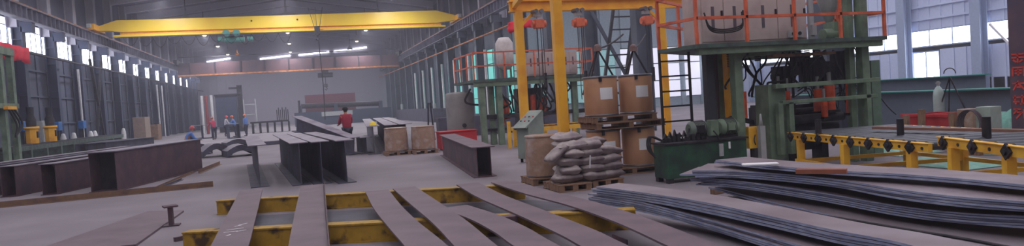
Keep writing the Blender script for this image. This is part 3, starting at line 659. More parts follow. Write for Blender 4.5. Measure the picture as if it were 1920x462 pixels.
for i, (x, l) in enumerate(((1006,'left'),(1082,'middle'),(1209,'right'))):
    q = AY(x, 30, (YG-.15)); hx = q.x
    t = thing('chain_hoist', 'orange electric chain hoist on the yellow gantry, %s of three' % l, 'hoist', (hx,(YG-.1),ZT-.55), 0, 'chain hoists on the gantry')
    MB().bb(hx-.13,hx+.13,(YG-.4),(YG-.15),(ZT-.72),(ZT-.47)).tube([(hx-.2,(YG-.28),(ZT-.6)),(hx+.2,(YG-.28),(ZT-.6))], .1, 12).build('hoist_body', ORG, t, bevel=.02)
    tr = MB().bb(hx-.1,hx+.1,(YG-.3),(YG-.14),(ZT-.4),(ZT-.23)).build('trolley', GREYM, t)
    for s in (-1,1): MB().tube([(hx+s*.08,(YG-.38),(ZT-.25)),(hx+s*.11,(YG-.12),(ZT-.25))], .06, 12).build('wheel', METR, tr)
    for dx, z1 in ((-.06,1.5),(.05,1.9),(.11,2.3)): MB().tube([(hx+dx,(YG-.28),(ZT-.72)),(hx+dx,(YG-.28),z1)], .012, 5).build('chain', ROPE, t)
    MB().bb(hx+.08,hx+.14,(YG-.31),(YG-.25),1.9,2.3).build('pendant_control', DARK, t)
# ------------------------------------------------------------------ press machine (near)
def railing(t, path, zb, zs, m=ORG, r=.028, sp=1.1):
    for (xa,ya),(xb,yb) in zip(path, path[1:]):
        for z in zs: MB().beam((xa,ya,z),(xb,yb,z),.05,.05).build('handrail', m, t)
        L = math.hypot(xb-xa,yb-ya); n = max(1, round(L/sp))
        for k in range(0 if (xa,ya) == path[0] else 1, n+1): x, y = xa+(xb-xa)*k/n, ya+(yb-ya)*k/n; MB().bb(x-.025,x+.025,y-.025,y+.025,zb,zs[-1]).build('railing_post', m, t)
mc = thing('beam_press', 'large green press machine with raised deck, orange railing and hoses', 'press machine', (8.7,12,0))
MB().prism([(6.62,10.5),(10.75,10.5),(10.75,13),(8.2,13),(6.47,11.6)], 2.31, 2.38).build('deck', DGRN, mc)
MB().bb(6.7,10.7,10.56,10.7,2.2,2.31).bb(8.3,10.7,12.8,12.95,2.15,2.3).bb(8.2,8.4,10.7,12.8,2.15,2.3).build('edge_beam', GRN, mc)
railing(mc, [(8.2,12.95),(6.5,11.58),(6.65,10.53),(10.72,10.53),(10.72,12.95)], 2.38, (2.83,3.3))
def px(x, y, Y): return AY(x, y, Y).x
for x, w_, Y, m in ((1331,.16,11.2,M('dark_grey_paint', (58,62,70), .6)),(1383,.17,10.9,GRN),(1351,.13,11.6,GRN),(1597,.13,10.95,GRN),(1621,.17,10.85,GRN)):
    X = px(x,190,Y); MB().bb(X-w_/2,X+w_/2,Y-w_/2,Y+w_/2,0,2.3 if x < 1500 else 3.6).build('column', m, mc, bevel=.01)
X = px(1453,230,10.95); MB().bb(X-.19,X+.19,10.85,11.25,0,1.6).build('box_column', GRN, mc, bevel=.01)
X = px(1637,170,11.3); MB().bb(X-.12,X+.1,11.2,11.6,0,1.95).build('side_plate', M('pale_machine_green', (104,128,110), .6), mc)
MB().bb(8.35,10.75,10.7,10.82,1.52,1.6).build('guard_beam', GRN, mc, bevel=.008)
MB().bb(8.45,10.62,10.66,10.76,1.22,1.29).build('guard_beam', GRN, mc, bevel=.008)
for x, z1 in ((1462,1.25),(1482,1.25),(1628,1.52)):
    X = px(x,210,10.7); MB().bb(X-.05,X+.05,10.66,10.76,.3,z1).build('guard_post', GRN, mc)
# yellow ribbed column and rusty cable mast
X = px(1369,160,11.3); o = MB().bb(X-.075,X+.075,11.25,11.4,1.02,2.28).build('yellow_duct', YPOST, mc)
for k in range(9): MB().bb(X-.08,X+.08,11.235,11.25,1.98+k*.032,1.992+k*.032).build('rib', DARK, o)
X = px(1341,160,11.6); m = MB()
for k in range(7): m.tube([(X-.09+.03*k,11.55+.02*(k%3),.8),(X-.1+.034*k,11.55,1.6),(X-.06+.02*k,11.55,2.3)], .016, 6)
m.build('cable_loom', M('brown_cables', (84,70,78), .7), mc)
X = px(1396,190,11.2); MB().bb(X-.03,X+.03,11.17,11.23,1.0,1.5).build('orange_stop', ORG2, mc)
# hydraulic cylinders, rollers, springs
for x, r, z0, z1, Y in ((1461,.07,.95,1.5,11.4),(1478,.05,1.0,1.45,11.6),(1534,.09,1.0,1.45,11.5),(1556,.1,1.02,1.52,11.3),(1592,.055,.95,1.52,11.0),(1545,.06,.9,1.2,11.2)):
    X = px(x,190,Y); c = MB().tube([(X,Y,z0),(X,Y,z1)], r, 14).build('hydraulic_cylinder', ORG2, mc)
    MB().tube([(X,Y,z1),(X,Y,z1+.25)], r*.4, 10).build('piston_rod', GREYM, c)
    MB().bb(X-r*1.3,X+r*1.3,Y-r*1.3,Y+r*1.3,z0-.05,z0).build('flange', DARK, c)
for z, Y, r in ((.88,11.3,.09),(.68,11.5,.11),(1.02,11.8,.06),(.5,11.3,.08)):
    MB().tube([(8.75,Y,z),(10.35,Y,z)], r, 14).build('roller', DARK, mc)
for x, z0, z1, wd in ((1465,1.55,1.95,.3),(1520,1.6,2.1,.4),(1550,1.5,2.0,.45),(1575,1.7,2.2,.25),(1500,1.75,2.2,.2)):
    Y = 11.9; X = px(x,120,Y); m = MB().bb(X-wd/2,X+wd/2,Y-.15,Y+.15,z0,z1).bb(X-wd*.7,X+wd*.7,Y-.1,Y+.1,(z0+z1)/2-.05,(z0+z1)/2+.05)
    m.tube([(X-wd*.3,Y-.2,z0-.3),(X-wd*.3,Y-.2,z1)], .03, 8).tube([(X+wd*.3,Y-.2,z0-.25),(X+wd*.3,Y-.2,z1)], .03, 8).build('valve_block', DARK, mc, bevel=.01)
for x in (1420,1500,1512,1530):
    Y = 11.2; X = px(x,100,Y); m = MB()
    for k in range(7): m.lathe([(.05,0),(.07,.012),(.05,.024)], (X,Y,2.06+k*.033), 12)
    m.build('spring', DARK, mc)
rn = random.Random(11)
for k in range(22):
    xa, xb = rn.uniform(1385,1600), 0; xb = xa+rn.uniform(-45,45); Y = rn.uniform(10.95,12.2)
    a = AY(xa, 98, Y); a.z = 2.2; b = AY(xb, rn.uniform(150,185), Y); mid = (a+b)/2+Vector((rn.uniform(-.25,.25),-.08,rn.uniform(-.25,.05)))
    MB().tube(smooth_pts([a, a.lerp(mid,.5)+Vector((rn.uniform(-.08,.08),0,0)), mid, b+Vector((0,0,.08)), b], 5), rn.choice((.014,.02,.024)), 7).build('hose', BLK, mc)
for k in range(14):
    X = px(rn.uniform(1490,1600), 200, 11.8); z = rn.uniform(.9,1.6)
    MB().tube(smooth_pts([(X-.2,11.6,z),(X,11.5,z+.12),(X+.15,11.55,z-.05),(X+.3,11.7,z+.1)],4), .012, 6).build('hydraulic_pipe', DARK, mc)
MB().bb(8.75,10.3,11.9,12.1,.2,1.15).build('lower_frame', DARK, mc)
for x in (8.8,9.5,10.25): MB().bb(x-.08,x+.08,11.7,12.0,0,1.2).build('inner_post', DARK, mc)
# column, hopper and tank on the deck at right
X = px(1553,10,11.4); o = MB().lathe([(.06,2.75),(.26,3.35),(.26,3.7)], (X,11.4,0), 20).build('hopper', GREYM, mc)
X = px(1580,45,11.2); MB().bb(X-.3,X+.05,11.1,11.4,2.38,2.75).tube([(X-.5,11.2,2.5),(X-.1,11.2,2.5)], .12, 14).build('gear_motor', GRN, mc)
X = px(1520,40,11.2); MB().tube([(X,11.2,2.38),(X,11.2,3.2)], .06).bb(X-.05,X+.05,11.1,11.2,2.5,2.7).build('feed_pipe', GREYM, mc)
for xa, xb in ((1440,1490),(1498,1556)): MB().bb(px(xa,95,10.9),px(xb,95,10.9),10.75,10.95,2.1,2.15).build('wooden_packer', WOOD, mc)
# ladder
ld = thing('deck_ladder', 'black steel ladder rising to the orange railed deck', 'ladder', (6.35,11.25,0))
Xa, Xb = px(1239,160,11.25), px(1294,160,11.25)
for X in (Xa, Xb): MB().beam((X,11.25,0),(X,11.25,2.3),.03,.05).build('stile', BLK, ld)
for k in range(8): MB().beam((Xa,11.25,.22+k*.275),(Xb,11.25,.22+k*.275),.03,.03).build('rung', BLK, ld)
# cabinets on the deck
for i, (xa, xb) in enumerate(((1313,1398),(1400,1512))):
    Xa_, Xb_ = px(xa,40,11.15), px(xb,40,11.15)
    t = thing('control_cabinet', 'cream control cabinet on the near deck, %s' % ('left with looped cables' if not i else 'right with slotted doors'), 'cabinet', ((Xa_+Xb_)/2,11.4,2.38))
    MB().bb(Xa_,Xb_,11.15,11.75,2.42,3.7).build('body', CREAM, t, bevel=.01)
    MB().bb(Xa_+.04,Xb_-.04,11.2,11.7,2.38,2.42).build('plinth', DARK, t)
    dn = 2; 
    for k in range(dn):
        x0_, x1_ = Xa_+.02+k*(Xb_-Xa_-.04)/dn, Xa_+.02+(k+1)*(Xb_-Xa_-.04)/dn
        d_ = MB().bb(x0_+.01,x1_-.01,11.13,11.15,2.46,3.66).build('door', CREAM, t)
        MB().bb((x0_+x1_)/2-.03,(x0_+x1_)/2+.03,11.12,11.13,2.68,3.1).build('vent_slot', SLOT, d_)
        MB().bb(x1_-.06,x1_-.03,11.1,11.13,2.9,3.02).build('handle', DARK, d_)
X = px(1350,50,11.0)
for k in range(3): MB().tube(smooth_pts([(X-.3,11.03,2.98),(X-.22,10.98,2.72-.03*k),(X+.1,10.97,2.66-.03*k),(X+.45,10.98,2.74-.03*k),(X+.5,11.03,2.98)],6), .014, 6).build('looped_cable', BLK, label='dark cable loop hanging on the left cabinet, %s strand' % ORD[k], cat='cable', group='cable loops on the cabinet')
X = px(1490,60,11.1); t = MB().bb(X-.15,X+.15,11.05,11.11,2.47,2.6).build('instrument_box', GREYM, label='small grey instrument box on the right cabinet front', cat='box')
for s in (-1,1): MB().tube([(X+s*.07,11.03,2.54),(X+s*.07,11.06,2.54)], .035, 12).build('dial', DARK, t)
# ------------------------------------------------------------------ green hydraulic tank with motors
tx0, tx1, ty0, ty1 = 6.0, 7.6, 10.62, 11.1
tk = thing('hydraulic_tank', 'dark green hydraulic tank with pump motors on its lid', 'hydraulic tank', ((tx0+tx1)/2,11,0))
MB().bb(tx0,tx1,ty0,ty1,.08,.67).build('tank_body', GRN2, tk, bevel=.01)
MB().bb(tx0-.03,tx1+.03,ty0-.03,ty1+.03,.67,.70).build('lid', DARK, tk)
for x in (tx0+.06,tx1-.06):
    for y in (ty0+.06,ty1-.06): MB().bb(x-.05,x+.05,y-.05,y+.05,0,.08).build('foot', DARK, tk)
for x, r, L, m in ((1305,.15,.32,GREYM),(1362,.16,.34,GRN)):
    X = px(x,235,10.95); mo = MB().tube([(X-L/2,10.95,.88),(X-L/2+.04,10.95,.88),(X+L/2,10.95,.88)], [r*.7,r,r], 18).build('pump_motor', M('motor_grey_green', (104,118,108), .5) if m is GREYM else GRN, tk)
    MB().bb(X-.08,X+.06,10.76,10.82,.83,.96).build('terminal_box', DARK if m is GREYM else GRN, mo)
    MB().bb(X-.14,X+.14,10.85,11.05,.70,.76).build('motor_foot', DARK, mo)
    f = MB()
    for k in range(8): f.lathe([(r+.002,0),(r+.012,.005),(r+.002,.01)], (X-L/2+.08+k*.028,10.95,.88), 18, axis='x')
    f.build('cooling_fins', DARK, mo)
X = px(1333,232,10.8); MB().bb(X-.08,X+.08,10.68,10.82,.76,1.04).build('valve_box', GRN, tk, bevel=.01)
for k in range(9):
    X = px(1240+k*9,245,10.9); MB().bb(X-.03,X+.03,10.8,10.9,.70,.75+.03*((k*5)%4)).tube([(X,10.85,.76),(X+.08,10.92,.84+.03*(k%3)),(X+.16,11.0,.78)], .018, 6).build('valve', DARK, tk)
X = px(1352,288,10.6); MB().bb(X-.04,X+.04,10.575,10.6,.40,.62).build('level_gauge', GREYM, tk)
X = px(1367,275,10.6); MB().bb(X-.015,X+.015,10.575,10.6,.52,.64).build('sight_glass', PAPER, tk)
MB().tube(smooth_pts([(px(1335,250,10.6),10.55,.86),(px(1345,262,10.5),10.5,.78),(px(1352,275,10.5),10.52,.66)],5), .012, 6).build('cable', BLK, tk)
for k in range(3): MB().tube(smooth_pts([(7.3,11.0+.03*k,.78),(7.7,11.05+.08*k,.96+.04*k),(8.2,11.2,.88+.03*k)],5), .02, 6).build('hydraulic_hose', DARK, tk)
for k in range(3): MB().tube(smooth_pts([(6.06,10.85+.05*k,.74),(5.9-.03*k,10.95,.82),(5.84-.03*k,10.9,.62),(5.9,10.85,.45)],5), .014, 6).build('hanging_hose', BLK, tk)
# yellow switch box and grey stand
X = px(1412,278,10.9); t = thing('switch_box', 'yellow switch box beside the green box column', 'switch box', (X,10.9,0)); MB().bb(X-.11,X+.11,10.85,10.98,.45,.85).build('box', YCONV, t, bevel=.01); MB().bb(X-.03,X+.03,10.9,10.95,0,.45).build('stand', DARK, t); MB().tube(smooth_pts([(X,10.82,.7),(X-.04,10.8,.6),(X,10.82,.52)],4), .012,6).build('cable', BLK, t)
X = px(1429,280,10.75); t = thing('grey_post', 'short pale grey post with cone top next to the yellow switch box', 'post', (X,10.75,0)); MB().bb(X-.055,X+.055,10.7,10.8,0,.86).build('shaft', GREYM, t); MB().lathe([(.04,.86),(.015,1.08)], (X,10.75,0), 10).build('cone_cap', GREYM, t)
# ------------------------------------------------------------------ roller conveyor
zc = .72
def conveyor(p0, p1, label, wid=2.0, z=zc, nr=14, legs=(.08,.36,.72)):
    p0, p1 = Vector(p0), Vector(p1); d = p1-p0; L = d.length; t = thing('roller_conveyor', label, 'conveyor', (p0.x,p0.y,0), -math.atan2(d.x,d.y)-math.pi, 'roller conveyor sections')
    # local: runs towards -Y ... x positive is far side from the camera
    for x, nm_ in ((0,'near'),(wid,'far')):
        MB().bb(x-.03,x+.03,-L,0,z-.115,z).bb(x-.05,x+.05,-L,0,z-.005,z+.005).build('side_rail', YCONV, t, local=True)
        for k in legs:
            lg = MB().bb(x-.05,x+.05,-k*L-.05,-k*L+.05,0,z-.115).build('leg', YCONV, t, local=True)
    MB().bb(-.02,.02,-L*.97,-L*.05,.2,.26).bb(wid-.02,wid+.02,-L*.97,-L*.05,.2,.26).build('lower_rail', YCONV, t, local=True)
    for k in legs: MB().bb(0,wid,-k*L-.03,-k*L+.03,.2,.26).build('cross_bar', YCONV, t, local=True)
    for k in range(nr):
        y = -(k+.5)*L/nr
        r_ = MB().tube([(.04,y,z-.04),(wid-.04,y,z-.04)], .06, 12).build('roller', M('roller_steel', (92,96,104), .4, .5), t, local=True)
        if k % 2 == 0:
            MB().box((-.045,y,z-.065),(.03,.13,.13), rx=math.pi/4).tube([(-.08,y,z-.065),(-.03,y,z-.065)], .035, 10).build('bearing_block', DARK, r_, local=True)
        else: MB().tube([(-.04,y,z-.065),(-.028,y,z-.065)], .022, 8).build('bolt_hole', DARK, r_, local=True)
    return t
c0, c1 = G(1476,249,zc), G(1744,270,zc)
conveyor((c0.x+.05,c0.y,0), (c1.x,c1.y,0), 'yellow roller conveyor section leading from the press', nr=16, legs=(.1,.47,.9))
z2 = .80; c0, c1 = G(1762,257,z2), G(1925,277,z2); d = c1-c0
conveyor((c0.x,c0.y,0), tuple(Vector((c0.x,c0.y,0))+Vector((d.x,d.y,0))*1.5), 'yellow roller conveyor section cut by the right frame edge', nr=8, z=z2, legs=(.12,.55,.95))
for i, (x, y0, y1, zb) in enumerate(((1530,252,221,.74),(1685,255,222,.74),(1848,258,222,.82))):
    q = G(x, y0, zb); q += Vector((.12,.08,0)); MB().tube([(q.x,q.y,zb-.02),(q.x,q.y,zb+.24)], .05, 12).build('stop_post', DARK, label='dark round stop post on the conveyor, %s from the left' % ORD[i], cat='post', group='stop posts on the conveyor')
# planks of steel lying across rear
a, b = G(1640,240,.8), G(1935,246,.8); MB().beam(a, b, .12, .04).build('flat_bar', M('rusty_flat', (140,100,84), .7), label='long rusty flat bar lying along the far side of the conveyor', cat='flat bar')
# ------------------------------------------------------------------ clutter behind conveyor
for i, (xa, xb, Y) in enumerate(((1692,1728,12.6),(1732,1786,12.0))):
    A_, B_ = AX(xa,240,12.9), AX(xb,240,12.9)
    t = thing('red_bin', 'red steel bin behind the conveyor, %s' % ('left one' if not i else 'right one by the wooden props'), 'bin', (12.9,(A_.y+B_.y)/2,0))
    y0, y1 = min(A_.y,B_.y), max(A_.y,B_.y)
    MB().bb(12.9,12.94,y0,y1,.1,.72).bb(13.9,13.94,y0,y1,.1,.72).bb(12.9,13.9,y0,y0+.04,.1,.72).bb(12.9,13.9,y1-.04,y1,.1,.72).bb(12.9,13.9,y0,y1,.08,.12).build('body', RED, t)
    MB().bb(12.86,12.9,y0,y1,.68,.74).build('rim', RED, t)
    for yy in (y0+.1,y1-.1): MB().bb(12.95,13.85,yy-.04,yy+.04,0,.08).build('skid', DARK, t)
for i, x in enumerate((1729,1787,1700)):
    A_ = AX(x,240,12.7); MB().bb(12.66,12.74,A_.y-.06,A_.y+.06,0,.85-.06*i).build('timber_post', WOOD, label='wooden upright in front of the red bins, %s' % ['middle','right','left'][i], cat='timber')
q = AX(1748,200,13.9); t = thing('gas_cylinder', 'pale green gas cylinder standing before the slate beam', 'gas cylinder', (13.95,q.y,0))
MB().lathe([(.10,0),(.115,.02),(.115,1.1),(.1,1.2),(.05,1.28),(.03,1.3)], (13.95+.15,q.y,0), 18).build('bottle', M('bottle_pale_green', (170,192,188), .5), t)
MB().tube([(14.1,q.y,1.3),(14.1,q.y,1.42)], .03, 8).bb(14.04,14.16,q.y-.02,q.y+.02,1.36,1.39).build('valve', GREYM, t)
q = AX(1815,222,12.2); t = thing('cable_coil', 'large dark coil of cable standing behind the conveyor', 'cable coil', (12.2,q.y,0))
for k in range(5): MB().tube([(12.2+.04*k, q.y+.24*math.cos(a*math.pi/12),   .6+.27*math.sin(a*math.pi/12)) for a in range(25)], .013, 6).build('loop', M('brown_cables', (84,70,78), .7), t)
MB().bb(12.2,12.4,q.y-.2,q.y+.2,0,.28).build('stand', WOOD, t)
q = AX(1852,220,12.4); MB().bb(12.3,12.6,q.y-.12,q.y+.16,0,.92).build('carton', M('pale_green_carton', (164,178,168), .7), label='pale greenish carton behind the cable coil', cat='box', bevel=.01)
q = AX(1812,220,12.7); MB().bb(12.75,13.05,q.y-.1,q.y+.25,0,.85).build('carton', KRAFTW, label='brown carton behind the dark cable coil', cat='box', bevel=.01)
def tarp(x, y, w_, d_, h_, label, seed, m=TARP):
    rn = random.Random(seed); n = 10; vs, fs = [], []
    for i in range(n+1):
        for j in range(n+1):
            u, v = i/n*2-1, j/n*2-1; e = max(0,1-u*u)*max(0,1-v*v)
            vs.append((x+u*w_/2, y+v*d_/2, .01+h_*e**.5*(.8+.3*rn.random())))
    for i in range(n):
        for j in range(n): a = i*(n+1)+j; fs.append((a,a+n+1,a+n+2,a+1))
    vs += [(x-w_/2,y-d_/2,0),(x+w_/2,y-d_/2,0),(x+w_/2,y+d_/2,0),(x-w_/2,y+d_/2,0)]
    fs.append(tuple(len(vs)-4+k for k in (3,2,1,0)))
    return MB().add(vs, fs, True).build('tarpaulin', m, label=label, cat='tarpaulin')
q = AX(1885,225,12.8); tarp(13.85,q.y+.6,1.0,1.0,.75, 'pale teal tarpaulin heap next to the lettered column', 3)
q = G(1850,300); tarp(10.9,9.4,1.2,1.6,.12, 'teal sheet lying under the conveyor at right', 5)
tarp(11.9,11.6,1.2,1.5,.15, 'teal sheet lying on the floor behind the conveyor', 6)
tp = AX(1762,150,14.3); t = thing('tripod_stand', 'thin dark tripod with ring top behind the gas cylinder', 'tripod', (14.12,12.0,0))
q = AX(1781,150,14.12); top = Vector((14.12,q.y,1.5))
for dx, dy in ((-.3,.5),(.3,-.6),(.25,.2)): MB().tube([top, (14.12+dx*.4,q.y+dy,.02)], .016, 6).build('leg', DARK, t)
MB().tube([top+Vector((0,.15*math.cos(a*.4),.08+.12*math.sin(a*.4))) for a in range(9)], .012, 6).build('ring', DARK, t)
MB().tube(sag(AX(1590,60,11), AX(1680,215,12), .25), .012, 6).build('slack_cable', BLK, label='slack black cable hanging from the deck to the red bins', cat='cable')
# ------------------------------------------------------------------ second machine (farther)
m2 = thing('beam_press', 'farther green press with railed deck behind the yellow posts', 'press machine', (8.3,25.5,0))
MB().bb(6.0,10.7,24,27.2,2.3,2.4).build('deck', DGRN, m2)
MB().bb(6.05,10.65,24.05,24.2,2.14,2.3).build('edge_beam', GRN, m2)
railing(m2, [(6.05,27.1),(6.05,24.04),(10.65,24.04),(10.65,27.1)], 2.4, (2.88,3.36), sp=1.15)
for x, Y in ((905,24.2),(922,24.6),(937,24.2),(1078,24.4),(1104,24.2),(1060,25.0)):
    X = px(x,200,Y); MB().bb(X-.1,X+.1,Y-.1,Y+.1,0,2.3).build('column', GRN, m2)
MB().bb(6.4,10.4,24.4,24.6,.95,1.1).build('guard_beam', DARK, m2); MB().bb(6.4,10.4,24.4,24.6,.5,.6).build('guard_beam', DARK, m2)
for x, z0 in ((940,.7),(950,.9),(1000,1.0),(1012,.8),(1022,.9)):
    X = px(x,200,24.8); MB().tube([(X,24.8,z0),(X,24.8,z0+.75)], .11, 12).build('hydraulic_cylinder', ORG2, m2)
rn = random.Random(21)
for k in range(16):
    X = px(rn.choice((945,960,1000,1010,1020,1035,1050))+rn.uniform(-8,8),170,24.5); z = rn.uniform(.9,1.4)
    MB().tube(smooth_pts([(X,24.4,2.25),(X+rn.uniform(-.2,.2),24.35,1.9),(X+rn.uniform(-.35,.35),24.35,z+.2),(X+rn.uniform(-.2,.2),24.5,z)],5), .035, 6).build('hose', BLK, m2)
MB().bb(7.9,8.9,24.9,25.4,.6,2.0).build('valve_frame', DARK, m2)
X = px(945,85,25); MB().lathe([(.18,2.75),(.33,2.95),(.33,3.75),(.2,3.95)], (X,25,0), 20).build('hopper_tank', M('hopper_cream', (206,198,196), .6), m2)
for dx in (-.2,.2): MB().bb(X+dx-.03,X+dx+.03,24.97,25.03,2.4,2.9).build('tank_leg', GRN, m2)
MB().tube(smooth_pts([(6.25,24.5,1.5),(5.9,24.4,1.55),(5.75,24.4,1.7),(5.95,24.3,2.1)],5), .04, 7).build('side_hose', BLK, m2)
for i, (xa, xb) in enumerate(((986,1016),(1018,1050),(1052,1082))):
    Xa_, Xb_ = px(xa,115,24.6), px(xb,115,24.6)
    t = thing('control_cabinet', 'pale control cabinet on the farther deck, %s of three' % ['left','middle','right'][i], 'cabinet', ((Xa_+Xb_)/2,24.9,2.4), 0, 'cabinets on the farther deck')
    MB().bb(Xa_,Xb_,24.6,25.2,2.44,3.32).build('body', CREAM, t, bevel=.01); MB().bb(Xa_+.03,Xb_-.03,24.65,25.15,2.4,2.44).build('plinth', DARK, t)
    for k in range(2):
        cx = Xa_+(Xb_-Xa_)*(.28+.44*k); d_ = MB().bb(cx-.13,cx+.13,24.58,24.6,2.5,3.28).build('door', CREAM, t); MB().bb(cx-.02,cx+.03,24.57,24.58,2.8,3.1).build('vent_slot', SLOT, d_)
# low conveyor at the second machine
t = thing('roller_conveyor', 'small yellow roller conveyor at the farther press', 'conveyor', (8,21,0), 0, 'roller conveyor sections')
MB().bb(6.9,9.4,21.0,21.1,.55,.68).build('side_rail', YCONV, t); MB().bb(6.9,9.4,22.6,22.7,.55,.68).build('side_rail', YCONV, t)
for x in (7.0,8.1,9.2): MB().bb(x-.06,x+.06,21,21.12,0,.55).build('leg', YCONV, t); MB().bb(x-.06,x+.06,22.6,22.72,0,.55).build('leg', YCONV, t)
for k in range(10): MB().tube([(7.0+k*.25,21.1,.62),(7.0+k*.25,22.6,.62)], .05, 8).build('roller', DARK, t)
X = px(955,255,22); MB().bb(X-.05,X+.05,21.95,22.05,0,.9).build('bollard', YCONV, label='yellow bollard post left of the farther press', cat='post')
bn = MB()
q0 = AY(952,40,21); n = 8; vs, fs = [], []
for i in range(n+1):
    for j in range(5):
        u, v = i/n, j/4; vs.append((q0.x+u*.95+.03*math.sin(j*2), 21+.05*math.sin(u*12+j), q0.z-.05-v*.35*(1-.4*u)+.1*math.sin(u*3.1)))
for i in range(n):
    for j in range(4): a = i*5+j; fs.append((a,a+5,a+6,a+1))
o = MB().add(vs, fs, True).build('flag', BANN, label='bright red flag cloth hanging beside the left yellow post', cat='flag'); sm = o.modifiers.new('solid','SOLIDIFY'); sm.thickness = .01
# grey tank, red box
q = G(864,272); t = thing('cement_tank', 'tall grey cylindrical tank behind the red box', 'tank', (q.x+.1,26.2,0))
MB().lathe([(.52,0),(.54,.03),(.54,1.95),(.5,2.0),(.3,2.03)], (q.x+.1,26.2,0), 32).build('shell', CTANK, t)
MB().tube([(q.x+.1,25.68,.75),(q.x+.1,25.6,.75)], .08, 12).bb(q.x+.0,q.x+.2,25.58,25.64,.38,.46).build('outlet_flange', DARK, t)
MB().lathe([(.545,.0),(.56,.01),(.56,.08),(.545,.09)], (q.x+.1,26.2,0), 32).build('base_ring', DARK, t)
t = thing('red_box', 'bright red steel box behind the single rusty beam', 'box', (5.2,23.9,0))
MB().bb(4.62,5.9,23.6,24.4,.05,.62).build('body', RED, t, bevel=.01); MB().bb(4.58,5.94,23.56,24.44,.62,.65).build('lid', RED, t); MB().bb(4.7,5.8,23.7,24.3,0,.05).build('skid', DARK, t)
# lattice mast and stair stringers behind the gantry
for i, (x, Y) in enumerate(((1128,27.5),)):
    X0 = px(1112,80,27.5); X1 = px(1152,80,27.5); t = thing('lattice_ladder', 'dark caged ladder leaning between the right columns', 'ladder', (X0,27.5,0))
    for a_, b_ in (((X0,27.5,0),(X0+1.4,27.5,7)),((X0+1.0,27.5,0),(X0+2.4,27.5,7))): MB().beam(a_,b_,.1,.14).build('stile', DARK, t)
    for k in range(12): MB().beam((X0+.2*.58*k+.1,27.5,.55*k+.5),(X0+.2*.58*k+1.1,27.5,.55*k+.5),.05,.06).build('rung', DARK, t)
    MB().beam((X0-.9,27.6,7),(X0+1.6,27.6,2.2),.1,.14).build('brace', COLR, t)
# ------------------------------------------------------------------ left side equipment
t = thing('green_hopper_frame', 'green steel frame carrying a dark drum at the left edge', 'machine frame', (-12.1,35,0))
xs2 = [AX(10,250,-11.1), AX(30,250,-11.1)]
for q in xs2: MB().bb(-11.2,-11.0,q.y-.14,q.y+.14,0,4.9).build('post', GRN, t)
for q in xs2: MB().bb(-13.2,-13.0,q.y-.14,q.y+.14,0,4.9).build('post', GRN, t)
MB().bb(-11.2,-10.95,31.0,xs2[1].y+.14,4.7,5.0).build('cross_beam', GRN, t); MB().bb(-11.2,-10.95,31.0,xs2[1].y+.14,2.55,2.75).build('cross_beam', GRN, t)
MB().lathe([(.3,2.3),(1.0,2.9),(1.0,4.3),(.9,4.5)], (-12.2,(xs2[0].y+xs2[1].y)/2-.6,0), 24).build('drum', M('olive_drum', (64,68,72), .6), t)
q = AX(20,207,-10.85); MB().bb(-10.95,-10.8,q.y-.4,q.y+.5,2.5,2.62).build('orange_edge', YPOST, t)
for k in range(3): MB().tube(smooth_pts([(-10.95,xs2[0].y+.3*k,2.6),(-10.85,xs2[0].y+.5+.3*k,1.9),(-10.9,xs2[0].y+.4,1.4)],5), .04,6).build('hose', BLK, t)
q0, q1 = AX(-30,100,-12.6), AX(52,100,-12.6); n = 14; vs, fs = [], []
for i in range(n+1):
    for j in range(4):
        u = i/n; vs.append((-12.6+.07*math.sin(i*1.9), q0.y+(q1.y-q0.y)*u, 4.95+.75*j/3-(.06*math.sin(i))*(j==0)))
for i in range(n):
    for j in range(3): a = i*4+j; fs.append((a,a+4,a+5,a+1))
o = MB().add(vs, fs, True).build('banner', BANN, label='bright red cloth banner hung at the left edge', cat='banner'); sm = o.modifiers.new('solid','SOLIDIFY'); sm.thickness = .01
bench = thing('roller_bed', 'long low dark green roller bed beside the left wall', 'roller bed', (-11.5,42,0))
MB().bb(-11.4,-11.3,33,52,.75,.95).build('side_rail', DGRN, bench); MB().bb(-12.6,-12.5,33,52,.75,.95).build('side_rail', DGRN, bench)
for k in range(10): MB().bb(-12.6,-11.3,33.2+2*k,33.4+2*k,0,.75).build('leg_frame', DGRN, bench)
for k in range(24): MB().tube([(-12.5,33.4+.78*k,.9),(-11.4,33.4+.78*k,.9)], .08, 8).build('roller', DARK, bench)
for i, x in enumerate((60,95)):
    q = AX(x,250,-11.95); y = q.y; t = thing('welding_head', 'yellow welding machine head on the left roller bed, %s' % ('nearer one' if not i else 'farther one'), 'welding machine', (-11.95,y,.98), 0, 'yellow welding heads')
    MB().lathe([(.26,1.0),(.27,1.7)], (-11.95,y,0), 8, sm=False).build('housing', YPOST, t); MB().lathe([(.31,1.66),(.31,1.78)], (-11.95,y,0), 16).build('collar', YPOST, t)
    MB().tube([(-11.95,y,1.78),(-11.95,y,2.1),(-11.95,y,2.3),(-11.95,y,2.7)], [.2,.22,.14,.16], 12).build('motor', DARK, t)
    MB().bb(-11.74,-11.68,y-.12,y+.08,1.25,1.55).build('panel', DARK, t)
for i, x in enumerate((44,110,156)):
    q = AX(x,235,-13.0); zz = [2.1,2.1,1.75][i]; q1 = AX(x,[237,237,234][i],-13.0)
    t = thing('wire_feeder', 'bright blue wire feeder box by the left columns, %s from the left' % ORD[i], 'wire feeder', (-13,q.y,0), 0, 'blue wire feeders')
    MB().bb(-13.2,-12.9,q.y-.3,q.y+.3,q1.z-.25,q1.z+.25).build('case', BLUE, t, bevel=.03); MB().bb(-13.1,-13.0,q.y-.05,q.y+.05,0,q1.z-.25).build('stand', DARK, t)
rn = random.Random(4)
for i, x in enumerate((118,138,170,178,232)):
    q = AX(x,252,-13.2); z = q.z
    MB().lathe([(.16,0),(.17,.05),(.17,1.0),(.1,1.25),(.06,1.3)], (-13.2,q.y,0), 12).build('gas_bottle', WHITE, label='white gas bottle against the left wall, %s from the left' % ORD[i], cat='gas bottle', group='white gas bottles along the left wall')
